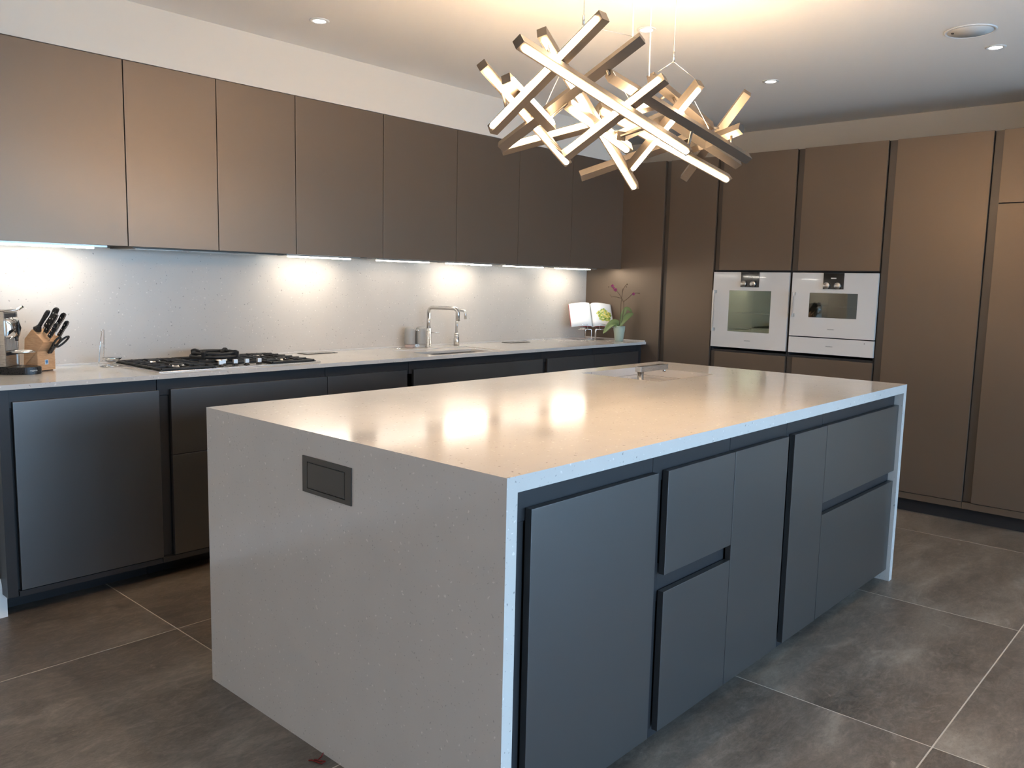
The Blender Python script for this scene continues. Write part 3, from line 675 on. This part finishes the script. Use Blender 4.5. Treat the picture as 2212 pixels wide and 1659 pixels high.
for x, y, r in ((0.482, 2.61, 0.034), (0.482, 2.85, 0.028), (0.771, 2.765, 0.055), (1.055, 2.61, 0.026), (1.055, 2.85, 0.034)): burner(x, y, r)
wk = thing('wok_ring', 'black cast-iron wok ring standing on the middle of the hob', 'wok ring', (0.765, 2.77, ZG+0.024))
g = G(); cx, cy, rr = 0.765, 2.77, 0.105
g.tube([(cx+rr*math.cos(a*math.pi/16), cy+rr*math.sin(a*math.pi/16), ZG+0.047) for a in range(32)], 0.0075, 8, closed=True); g.build('upper_ring', 'iron', wk)
g = G(); g.tube([(cx+0.118*math.cos(a*math.pi/16), cy+0.118*math.sin(a*math.pi/16), ZG+0.031) for a in range(32)], 0.007, 8, closed=True); g.build('lower_ring', 'iron', wk)
for k in range(4):
    a = math.radians(35+90*k); d = Vector((math.cos(a), math.sin(a), 0)); s_ = Vector((-d.y, d.x, 0)); o_ = Vector((cx, cy, 0))
    G().prism([o_+d*0.070+s_*-0.009+Vector((0,0,ZG+0.044)), o_+d*0.125+s_*-0.009+Vector((0,0,ZG+0.024)), o_+d*0.130+s_*-0.009+Vector((0,0,ZG+0.056)), o_+d*0.112+s_*-0.009+Vector((0,0,ZG+0.064)), o_+d*0.080+s_*-0.009+Vector((0,0,ZG+0.054))], s_*0.018, 0.002).build('lug', 'iron', wk)
for x, y in ((0.662, 2.522), (0.695, 2.556), (0.748, 2.535), (0.808, 2.530), (0.876, 2.528)):
    k = G().lathe((x, y, ZG), [(0, 0), (0.016, 0), (0.016, 0.003), (0.010, 0.005), (0.010, 0.010), (0, 0.010)], 20).build('knob', 'black', hb)
    G().box(x-0.0105, x+0.0105, y-0.0075, y+0.0075, ZG+0.0102, ZG+0.030, 0.0015).build('knob_grip', 'satin', k)

# ------------------------------------------------------------------ back sink, taps, soap, sockets
sk = thing('kitchen_sink', 'rectangular stainless steel sink under the back taps', 'sink', (2.3, 2.58, 0.78))
g = G(); x0, x1, y0, y1 = 2.05, 2.565, 2.475, 2.69
g.box(x0-0.006, x0-0.0005, y0-0.006, y1+0.006, 0.79, 0.9595); g.box(x1+0.0005, x1+0.006, y0-0.006, y1+0.006, 0.79, 0.9595); g.box(x0-0.0005, x1+0.0005, y0-0.006, y0-0.0005, 0.79, 0.9595); g.box(x0-0.0005, x1+0.0005, y1+0.0005, y1+0.006, 0.79, 0.9595); g.box(x0-0.006, x1+0.006, y0-0.006, y1+0.006, 0.782, 0.7895)
g.build('bowl', 'steel', sk)
G().lathe((2.31, 2.58, 0.790), [(0, 0), (0.042, 0), (0.042, 0.002), (0.03, 0.003), (0, 0.003)], 24).build('drain', 'chrome', sk)
def arc(c, r, a0, a1, ex_, ey_, n=6):
    c, ex_, ey_ = Vector(c), Vector(ex_), Vector(ey_)
    return [c + ex_*r*math.cos(a0+(a1-a0)*k/n) + ey_*r*math.sin(a0+(a1-a0)*k/n) for k in range(n+1)]
Z3 = Vector((0, 0, 1))
def goose(base, d, zt, reach, drop, r, bend):
    b = Vector(base); d = Vector(d).normalized()
    p = [b, Vector((b.x, b.y, zt-bend))]
    p += arc(Vector((b.x, b.y, zt-bend)) + d*bend, bend, math.pi, math.pi/2, d, Z3)
    p += arc(Vector((b.x, b.y, zt-bend)) + d*(reach-bend), bend, math.pi/2, 0, d, Z3)
    p.append(Vector((b.x, b.y, zt-drop)) + d*reach)
    return p
tp = thing('kitchen_tap', 'brushed steel square-arched mixer tap beside the soap dispensers', 'tap', (2.393, 2.928, H))
bd = G().lathe((2.393, 2.928, H+0.0004), [(0, 0), (0.022, 0), (0.022, 0.004), (0.0185, 0.005), (0.0185, 0.128), (0, 0.128)], 24).build('body', 'steel', tp)
G().tube([(2.405, 2.918, H+0.098), (2.450, 2.880, H+0.098)], 0.004, 8).build('lever', 'steel', bd)
G().tube(goose((2.393, 2.928, H+0.1282), (0.04, -0.23, 0), H+0.268, 0.245, 0.082, 0.0125, 0.034), 0.0125, 14).build('spout', 'steel', tp)
tp = thing('boiling_water_tap', 'slim brushed steel tap with a short spout right of the mixer', 'tap', (2.644, 2.914, H))
bd = G().lathe((2.644, 2.914, H+0.0004), [(0, 0), (0.0205, 0), (0.0205, 0.053), (0.017, 0.056), (0.017, 0.062), (0.0195, 0.064), (0.0195, 0.074), (0, 0.074)], 24).build('body', 'steel', tp)
G().lathe((2.644, 2.914, H+0.0742), [(0, 0), (0.0185, 0), (0.0185, 0.013), (0.011, 0.016), (0, 0.016)], 24).build('collar', 'steel', bd)
G().tube(goose((2.644, 2.914, H+0.089), (-0.02, -0.11, 0), H+0.248, 0.105, 0.058, 0.009, 0.024), 0.009, 12).build('spout', 'steel', tp)
for k, (x, y, lab) in enumerate(((2.234, 2.935, 'grey capsule soap dispenser with pinkish soap, left of the pair'), (2.310, 2.914, 'grey capsule soap dispenser with clear base, nearer the tap'))):
    t = thing('soap_dispenser', lab, 'dispenser', (x, y, H), 'soap dispensers by the sink')
    G().lathe((x, y, H+0.026), [(0, 0), (0.034, 0), (0.035, 0.003), (0.035, 0.085), (0.031, 0.102), (0.022, 0.112), (0.010, 0.116), (0, 0.117)], 28).build('shell', 'soap', t)
    G().lathe((x, y, H+0.0003), [(0, 0), (0.030, 0), (0.033, 0.004), (0.033, 0.0255), (0, 0.0255)], 28).build('reservoir', 'pink' if k == 0 else 'clear', t)
    s_ = G(); s_.tube([(x+0.024, y-0.020, H+0.118), (x+0.046, y-0.036, H+0.118), (x+0.050, y-0.039, H+0.110)], 0.0035, 8); s_.build('nozzle', 'chrome', t)
    G().lathe((x+0.014, y-0.012, H+0.128), [(0, 0), (0.012, 0), (0.012, 0.006), (0, 0.006)], 16).build('pump_button', 'chrome', t)
sw = thing('air_switch', 'small round chrome push button set in the worktop left of the soap', 'button', (2.137, 2.935, H))
G().lathe((2.137, 2.935, H), [(0, 0.0002), (0.026, 0.0002), (0.026, 0.004), (0.018, 0.006), (0.018, 0.005), (0, 0.005)], 28).build('rim', 'chrome', sw)
G().lathe((2.137, 2.935, H+0.0052), [(0, 0), (0.016, 0), (0.016, 0.002), (0, 0.003)], 24).build('push_button', 'steel', sw)
for x0, x1, y0, y1, lab in ((1.398, 1.618, 2.882, 2.982, 'flush steel socket plate in the worktop right of the hob'), (3.152, 3.372, 2.862, 2.955, 'flush steel socket plate in the worktop between the taps and the cookbook')):
    t = thing('worktop_socket', lab, 'socket', ((x0+x1)/2, (y0+y1)/2, H), 'flush worktop sockets')
    G().box(x0, x1, y0, y1, H+0.0002, H+0.003, 0.001).build('frame', 'panel', t)
    G().box(x0+0.008, x1-0.008, y0+0.008, y1-0.008, H+0.0032, H+0.0046, 0.0006).build('lid', 'steel', t)

# ------------------------------------------------------------------ coffee machine
cm = thing('coffee_machine', 'silver capsule coffee machine with black oval base at the left edge', 'coffee machine', (-0.19, 2.86, H))
F0 = Vector((-0.203, 2.768, 0)); wv = Vector((0.7071, 0.7071, 0)); ev = Vector((0.7071, -0.7071, 0)); CW = 0.112
def cp_(w_, e_, z): return F0 + wv*w_ + ev*e_ + Vector((0, 0, z))
pts = [cp_(-0.005, -0.17, H+0.0003), cp_(-0.005, 0.0, H+0.0003)]
for k in range(1, 24):
    a = math.pi - math.pi*k/24; pts.append(cp_(CW/2 + (CW/2+0.005)*math.cos(a), 0.118*math.sin(a)**0.8, H+0.0003))
pts += [cp_(CW+0.005, 0.0, H+0.0003), cp_(CW+0.005, -0.17, H+0.0003)]
base = G().prism(pts, (0, 0, 0.032), 0.003).build('base', 'black', cm)
ta = math.radians(122); tpos = cp_(CW/2 + (CW/2+0.005)*math.cos(ta), 0.118*math.sin(ta)**0.8, H+0.018)
text('logo', 'magimix', 0.0095, tpos + Vector((0.0, -0.0025, 0)), (1, 0.06, 0), (0, 0, 1), 'white_ink', base)
zb, zt = H+0.0326, 1.250
G().obox(cp_(0.009, -0.008, zb), wv*(CW-0.018), ev*-0.155, Z3*(zt-zb-0.006), 0.003).build('body', 'carcass', cm)
G().obox(cp_(0, 0, zb), wv*0.0085, ev*-0.168, Z3*(zt-zb), 0.003).build('side_panel', 'steel', cm)
G().obox(cp_(CW-0.0085, 0, zb), wv*0.0085, ev*-0.168, Z3*(zt-zb), 0.003).build('side_panel', 'steel', cm)
G().obox(cp_(0.009, -0.004, zb), wv*(CW-0.018), ev*-0.0035, Z3*0.048, 0.001).build('lower_panel', 'steel', cm)
G().obox(cp_(0.009, -0.004, zb+0.063), wv*(CW-0.018), ev*-0.0035, Z3*0.004, 0.001).build('ledge', 'steel', cm)
for k in range(9): G().obox(cp_(0.014+0.0112*k, -0.003, zb+0.070), wv*0.0065, ev*-0.0045, Z3*0.058, 0.001).build('grille_slat', 'satin', cm)
hd = G().obox(cp_(0.009, 0.000, zb+0.134), wv*(CW-0.018), ev*-0.0075, Z3*0.076, 0.003).build('front_plate', 'steel', cm)
# domed brew head
g = G(); hc = cp_(CW/2, 0, zb+0.168)
g.grid(lambda u, v: hc + wv*(0.050*math.sin(math.pi*(v-0.5))*1.0) + Z3*(0.046*(2*u-1)*math.sqrt(max(0.0, 1-0.35*(2*v-1)**2))) + ev*(0.030*math.cos(math.pi*(v-0.5))*math.sqrt(max(0, 1-0.8*(2*u-1)**2))), 10, 14, 0.003)
g.build('brew_head', 'chrome', cm)
g = G(); dz = 0.034
g.prism([hc + ev*0.0305 + Z3*dz, hc + ev*0.0305 + wv*0.020, hc + ev*0.0305 - Z3*dz, hc + ev*0.0305 - wv*0.020], ev*0.003); g.build('badge', 'black', cm)
G().obox(hc + ev*0.0336 - wv*0.001 - Z3*0.036, wv*0.002, ev*0.001, Z3*0.072).build('badge_line', 'chrome', cm)
g = G(); g.tube([cp_(0.018, -0.10, zt+0.004), cp_(0.020, 0.0, zt+0.006), cp_(CW/2-0.01, 0.030, zt+0.010), cp_(CW/2, 0.052, zt+0.024)], [0.0035, 0.004, 0.005, 0.006], 10); g.tube([cp_(CW-0.018, -0.10, zt+0.004), cp_(CW-0.020, 0.0, zt+0.006), cp_(CW/2+0.01, 0.030, zt+0.010), cp_(CW/2, 0.052, zt+0.024)], [0.0035, 0.004, 0.005, 0.006], 10)
g.build('lever', 'chrome', cm)
g = G(); g.lathe(cp_(CW/2, 0.045, zb+0.060), [(0, 0), (0.046, 0), (0.050, 0.003), (0.050, 0.007), (0.046, 0.009), (0.044, 0.005), (0, 0.005)], 32); g.build('cup_tray', 'chrome', cm)
G().tube([cp_(CW/2, 0.022, zb+0.135), cp_(CW/2, 0.022, zb+0.112)], 0.007, 10).build('spout', 'black', cm)
G().lathe(cp_(-0.0003, -0.03, zt-0.022), [(0, 0), (0.007, 0), (0.007, 0.002), (0, 0.003)], 16, ax=-wv).build('side_button', 'chrome', cm)

# ------------------------------------------------------------------ knife block, knives, scissors
kb = thing('knife_block', 'beech knife block with slanted top next to the coffee machine', 'knife block', (-0.06, 2.87, H))
K0 = Vector((-0.064, 2.808, 0)); ke = Vector((0.40, -0.9165, 0)); kw = Vector((0.9165, 0.40, 0)); KW = 0.095
def kp(s_, w_, z): return K0 + ke*s_ + kw*w_ + Vector((0, 0, H+0.004+z))
G().prism([kp(*p) for p in ((0, 0, 0), (0, 0, 0.088), (-0.066, 0, 0.028), (-0.085, 0, 0.0))], kw*KW, 0.0015).build('foot', 'wood', kb)
G().prism([kp(*p) for p in ((0.0005, 0, 0.0895), (0.041, 0, 0.131), (-0.026, 0, 0.187), (-0.072, 0, 0.142), (-0.085, 0, 0.012), (-0.066, 0, 0.0292))], kw*KW, 0.0015).build('block', 'wood', kb)
G().prism([kp(-0.07, 0.012, -0.0038), kp(-0.004, 0.012, -0.0038), kp(-0.004, KW-0.012, -0.0038), kp(-0.07, KW-0.012, -0.0038)], (0, 0, 0.0035)).build('rubber_foot', 'black', kb)
lg = G().obox(kp(0.0002, 0.038, 0.026), kw*0.018, ke*0.0006, Z3*0.022).build('logo', 'lightblue', kb)
for q in (((0.041, 0.036), 0.012, 0.009), ((0.0425, 0.030), 0.004, 0.006), ((0.0475, 0.030), 0.004, 0.006)):
    G().obox(kp(0.0009, q[0][0], q[0][1]), kw*q[1], ke*0.0004, Z3*q[2]).build('logo_figure', 'blue', lg)
topa, topb = Vector((0.041, 0, 0.131)), Vector((-0.026, 0, 0.187))
kd = (ke*0.64 + Z3*0.77).normalized()
def knife(t_, w_, ln, wd, label, kind='knife'):
    s0 = topb.x + (topa.x-topb.x)*t_; z0 = topb.z + (topa.z-topb.z)*t_
    p = kp(s0, w_, z0) + kd*0.0015
    kt = thing('kitchen_knife' if kind == 'knife' else 'sharpening_steel', label, 'knife' if kind == 'knife' else 'sharpening steel', p, 'knives in the block')
    nrm = kw; sd = kd.cross(kw).normalized()
    if kind == 'steel':
        G().lathe(p, [(0, 0), (0.016, 0), (0.019, 0.006), (0.013, 0.016), (0.0085, 0.028), (0.0085, 0.06), (0.0105, ln*0.8), (0.009, ln*0.95), (0.004, ln), (0, ln)], 18, ax=kd).build('handle', 'black', kt)
        return
    G().bar(p, p+kd*0.016, 0.004, wd*1.05, sd, 0.001).build('bolster', 'chrome', kt)
    g = G(); a = p+kd*0.0162
    pts = [a+sd*-wd/2, a+sd*wd/2, a+kd*(ln*0.55)+sd*(wd*0.42), a+kd*(ln*0.86)+sd*(wd*0.62), a+kd*ln+sd*(wd*0.30), a+kd*ln+sd*(-wd*0.35), a+kd*(ln*0.8)+sd*(-wd*0.5), a+kd*(ln*0.4)+sd*(-wd*0.42)]
    g.prism([q - kw*0.0075 for q in pts], kw*0.015, 0.0025); h = g.build('handle', 'black', kt)
    G().prism([q - kw*0.0006 + (q - (a+kd*ln*0.5))*0.012 for q in pts], kw*0.0012).build('tang', 'chrome', kt)
    for k in range(3):
        c_ = a + kd*(ln*(0.18+0.28*k)) + sd*(0.0)
        for sg in (-1, 1): G().lathe(c_ + kw*sg*0.0074, [(0, 0), (0.0028, 0), (0.0028, 0.0006), (0, 0.0008)], 10, ax=kw*sg).build('rivet', 'chrome', h)
knife(0.10, 0.020, 0.118, 0.02, 'black-handled sharpening steel at the upper left of the knife block', 'steel')
knife(0.12, 0.058, 0.115, 0.024, 'largest black-handled knife, highest in the block')
knife(0.48, 0.034, 0.108, 0.021, 'black-handled knife in the middle row of the block')
knife(0.84, 0.030, 0.080, 0.018, 'short black-handled knife at the front left of the block')
knife(0.40, 0.084, 0.104, 0.021, 'black-handled knife at the back right of the block')
knife(0.80, 0.084, 0.088, 0.017, 'slim black-handled knife at the front right of the block')
sc = thing('kitchen_scissors', 'black-handled scissors in the lower slot of the knife block', 'scissors', kp(0.03, 0.045, 0.10))
fd = (ke*0.62 + Z3*0.78).normalized(); q0 = kp(0.006, 0.052, 0.078)
G().bar(q0+ke*0.008, q0+ke*0.008+fd*0.05, 0.020, 0.010, ke, 0.002).build('shank', 'black', sc)
def loop(c_, ln, wd, tilt, nm):
    ax_ = (fd + kw*tilt).normalized(); sd_ = kw.cross(ax_).cross(ax_).normalized() if False else (kw - ax_*kw.dot(ax_)).normalized()
    G().tube([c_ + ax_*ln*math.cos(a*math.pi/12) + sd_*wd*math.sin(a*math.pi/12) for a in range(24)], 0.0048, 8, closed=True).build(nm, 'black', sc)
loop(q0+ke*0.022+fd*0.066-kw*0.010, 0.030, 0.013, 0.10, 'finger_loop')
loop(q0+ke*0.022+fd*0.068+kw*0.022, 0.034, 0.014, 0.55, 'finger_loop')

# ------------------------------------------------------------------ ladle rest
ld_ = thing('spoon_rest', 'chrome wire spoon rest with a shallow dish left of the hob', 'spoon rest', (0.262, 2.86, H))
g = G(); g.tube([(0.272+0.036*math.cos(a*math.pi/12), 2.86+0.036*math.sin(a*math.pi/12), H+0.0035) for a in range(24)], 0.0028, 8, closed=True); g.build('base_ring', 'chrome', ld_)
g = G(); g.tube([(0.236, 2.85, H+0.0035), (0.214, 2.845, H+0.006), (0.214, 2.845, H+0.03), (0.224, 2.845, 1.10), (0.232, 2.845, 1.150), (0.224, 2.835, 1.154), (0.236, 2.842, 1.160), (0.252, 2.875, 1.160), (0.258, 2.885, 1.153), (0.256, 2.885, 1.08), (0.252, 2.885, H+0.04)], 0.0026, 8); g.build('wire_frame', 'chrome', ld_)
g = G(); dc = Vector((0.272, 2.85, H+0.044))
g.grid(lambda u, v: dc + Vector((0.046*u*math.cos(2*math.pi*v)*(1.0+0.12*math.cos(2*math.pi*v)), 0.036*u*math.sin(2*math.pi*v), -0.024*(1-u*u))), 8, 28, 0.0015)
g.build('dish', 'chrome', ld_)

# ------------------------------------------------------------------ cookbook on a wire stand
bst = thing('book_stand', 'chrome wire bookstand in the worktop corner', 'book stand', (4.04, 2.80, H))
br = Vector((0.80, -0.60, 0)); bn = Vector((-0.60, -0.80, 0)); bu = (Z3*math.cos(math.radians(31)) - bn*math.sin(math.radians(31)))
BC = Vector((4.035, 2.775, 0)); BP = BC + Vector((0, 0, 1.078))
def bq(r_, n_, z): return BC + br*r_ + bn*n_ + Vector((0, 0, z))
g = G(); zf = H+0.0035
for sx in (-1, 1):
    g.tube([bq(sx*0.115, -0.055, zf), bq(sx*0.016, 0.030, zf), bq(sx*0.016, 0.032, zf+0.01), bq(sx*0.016, 0.032, 1.060), bq(sx*0.022, 0.032, 1.067), bq(sx*0.125, 0.030, 1.067)], 0.003, 8)
g.tube([bq(-0.115, -0.055, zf), bq(0.115, -0.055, zf)], 0.003, 8)
g.build('wire_feet', 'chrome', bst)
g = G(); g.tube([bq(-0.045, -0.040, zf), bq(-0.045, -0.040, 1.067), BP + br*-0.045 + bu*0.15 - bn*0.014], 0.0028, 8); g.tube([bq(0.045, -0.040, zf), bq(0.045, -0.040, 1.067), BP + br*0.045 + bu*0.15 - bn*0.014], 0.0028, 8); g.tube([BP + br*-0.045 + bu*0.15 - bn*0.014, BP + br*0.045 + bu*0.15 - bn*0.014], 0.0028, 8)
g.build('back_support', 'chrome', bst)
for sx in (-1, 1):
    g = G(); x0, x1 = sx*0.050, sx*0.095
    g.tube([bq(x0, 0.031, 1.067), bq(x0, 0.040, 1.070), bq(x0, 0.036, 1.105), bq(x1, 0.036, 1.105), bq(x1, 0.040, 1.070), bq(x1, 0.031, 1.067)], 0.0022, 8)
    g.build('page_clip', 'chrome', bst)
bk = thing('cookbook', 'open cookbook with a yellow-green dish photo on the stand', 'book', BP + Z3*0.0)
BHh, BWw = 0.212, 0.178
def page(sx, u, v, off=0.0):
    """u from spine to fore edge, v from foot to head"""
    bulge = 0.026*math.sin(math.pi*min(1, u*1.0))**0.6 * (1-u)**0.5 if u > 0 else 0.0
    nrm = (bn*math.cos(math.radians(31)) + Z3*math.sin(math.radians(31)))
    return BP + br*(sx*BWw*u) + bu*(BHh*v) + nrm*(0.004 + bulge + 0.012*(1-u) * (1 if u > 0.02 else 0.0) + 0.006 + off)
for sx in (-1, 1):
    g = G(); g.grid((lambda u, v: page(sx, u, v)) if sx > 0 else (lambda u, v: page(sx, 1-u, v)), 16, 4, 0.006)
    g.build('page_block', 'paper', bk)
    nrm = (bn*math.cos(math.radians(31)) + Z3*math.sin(math.radians(31)))
    a = BP + br*(0 if sx > 0 else -BWw-0.003) + bu*0.008 - nrm*0.0006
    G().obox(a, br*(BWw+0.003), bu*(BHh-0.010), nrm*0.003, 0.001).build('cover', 'red', bk)
g = G(); g.grid(lambda u, v: page(1, 0.56 + 0.43*u*math.cos(2*math.pi*v), 0.44 + 0.36*u*math.sin(2*math.pi*v), 0.0006), 6, 32); pl = g.build('printed_plate', MT['white'], bk)
def blob(v): return 1.0 + 0.10*math.sin(10*math.pi*v) + 0.06*math.sin(26*math.pi*v+1)
g = G(); g.grid(lambda u, v: page(1, 0.59 + 0.35*u*blob(v)*math.cos(2*math.pi*v), 0.47 + 0.27*u*blob(v)*math.sin(2*math.pi*v), 0.0012), 6, 48); g.build('printed_food', 'food', bk)

# ------------------------------------------------------------------ orchid
orc = thing('potted_orchid', 'orchid with few purple blooms in a pale green pot by the cookbook', 'plant', (4.119, 2.57, H))
PX, PY = 4.119, 2.57
pr = Vector((0.673, -0.740, 0)); pf = Vector((0.740, 0.673, 0))
def pq(dx, dz, df=0.0): return Vector((PX, PY, H)) + pr*dx + Z3*dz + pf*df
G().lathe((PX, PY, H+0.0003), [(0, 0), (0.031, 0), (0.034, 0.004), (0.041, 0.06), (0.0465, 0.095), (0.0465, 0.121), (0.043, 0.121), (0.041, 0.105), (0, 0.103)], 32).build('pot', 'pot', orc)
g = G(); g.lathe((PX, PY, H+0.104), [(0, 0.004), (0.02, 0.006), (0.040, 0.001)], 20); g.build('bark', 'soil', orc)
def leaf(pts, w, fold=0.25, name='leaf'):
    pts = [Vector(p) for p in pts]
    def cr(t):
        n = len(pts)-1; s_ = min(n-1, int(t*n)); q = t*n - s_
        p0, p1, p2, p3 = pts[max(0, s_-1)], pts[s_], pts[s_+1], pts[min(n, s_+2)]
        return 0.5*((2*p1) + (p2-p0)*q + (2*p0-5*p1+4*p2-p3)*q*q + (3*p1-p0-3*p2+p3)*q**3)
    def f_(u, v):
        c_ = cr(u); t_ = (cr(min(1, u+0.02)) - cr(max(0, u-0.02))).normalized()
        sd_ = t_.cross(-pf*0.8 + Z3*0.6).normalized(); up_ = sd_.cross(t_)
        ww = w*(math.sin(math.pi*min(1, 0.10+0.90*u))**0.7)*(1 if u < 0.98 else 0.3)
        k = 2*v-1
        return c_ + sd_*k*ww + up_*abs(k)*ww*fold
    g = G(); g.grid(f_, 14, 6, 0.0018); return g.build(name, 'leaf', orc)
leaf([pq(0.0, 0.116), pq(-0.030, 0.146), pq(-0.075, 0.128, -0.02), pq(-0.132, 0.058, -0.03)], 0.030)
leaf([pq(-0.004, 0.116), pq(0.030, 0.165), pq(0.075, 0.205, 0.01), pq(0.112, 0.222, 0.02)], 0.026)
leaf([pq(0.0, 0.118), pq(0.020, 0.190, 0.02), pq(0.048, 0.255, 0.03), pq(0.078, 0.252, 0.02), pq(0.098, 0.230, 0.01)], 0.017)
leaf([pq(-0.008, 0.115), pq(-0.024, 0.130, -0.02), pq(-0.040, 0.110, -0.042)], 0.015)
def stem(pts, r): return G().tube(pts, r, 7).build('stem', 'stem', orc)
stem([pq(0.0, 0.110), pq(0.004, 0.20), pq(0.006, 0.30), pq(0.014, 0.40), pq(0.016, 0.418)], [0.0028, 0.0026, 0.0024, 0.002, 0.0016])
stem([pq(0.006, 0.110), pq(0.020, 0.17), pq(0.030, 0.25), pq(0.026, 0.31), pq(0.008, 0.345), pq(-0.012, 0.375), pq(-0.036, 0.402), pq(-0.060, 0.424), pq(-0.090, 0.430)], [0.0026, 0.0024, 0.0022, 0.002, 0.002, 0.0017, 0.0015, 0.0012, 0.001])
stem([pq(0.026, 0.315), pq(0.060, 0.342, 0.01), pq(0.092, 0.372, 0.02), pq(0.128, 0.386, 0.03), pq(0.150, 0.384, 0.03)], [0.002, 0.0018, 0.0016, 0.0013, 0.001])
stem([pq(0.008, 0.342), pq(-0.030, 0.350, -0.01), pq(-0.064, 0.354, -0.02), pq(-0.072, 0.348, -0.02), pq(-0.088, 0.370, -0.02)], [0.0018, 0.0016, 0.0015, 0.0013, 0.001])
stem([pq(0.012, 0.38), pq(0.022, 0.415, 0.01), pq(0.036, 0.440, 0.02), pq(0.048, 0.452, 0.02)], [0.0016, 0.0014, 0.0012, 0.001])
def bloom(c_, s_, rot):
    t_ = None
    g = G(); c_ = Vector(c_)
    for k in range(5):
        a = rot + 2*math.pi*k/5; d = pr*math.cos(a) + Z3*math.sin(a); sd_ = -pr*math.sin(a) + Z3*math.cos(a)
        g.grid(lambda u, v: c_ + d*(s_*u) + sd_*(s_*0.34*(2*v-1)*math.sin(math.pi*min(1, 0.15+0.85*u))) - pf*(0.25*s_*math.sin(u*2.2)), 5, 4, 0.0006)
    g.build('flower', 'petal', orc)
bloom(pq(-0.068, 0.438, -0.01), 0.016, 0.4); bloom(pq(-0.044, 0.408, -0.01), 0.017, 1.0); bloom(pq(-0.054, 0.418, 0.0), 0.013, 0.1); bloom(pq(0.105, 0.378, 0.02), 0.015, 0.7)
for p, r in ((pq(-0.098, 0.429), 0.0042), (pq(0.051, 0.453, 0.02), 0.005), (pq(0.046, 0.432, 0.02), 0.0045), (pq(0.152, 0.383, 0.03), 0.004)):
    G().lathe(p - Z3*r, [(0, 0), (r*0.8, r*0.5), (r, r), (r*0.7, r*1.7), (0, r*2.2)], 10).build('bud', 'stem', orc)

# ------------------------------------------------------------------ scrap on the floor
g = G(); c0 = Vector((-0.030, 0.702, 0.0032))
g.tube([c0+Vector((0.010, -0.004, 0.020)), c0+Vector((0.006, 0.0, 0.008)), c0+Vector((-0.004, 0.004, 0.0)), c0+Vector((-0.010, 0.012, 0.001)), c0+Vector((0.0, -0.012, 0.002)), c0+Vector((0.004, -0.022, 0.004)), c0+Vector((-0.006, -0.020, 0.0)), c0+Vector((-0.016, 0.016, 0.0)), c0+Vector((-0.024, 0.022, 0.0))], 0.0022, 6)
sc_ = g.build('foil_scrap', 'redwire', origin=c0)
tag(sc_, 'tiny scrap of twisted dark red foil on the floor against the island', 'scrap')
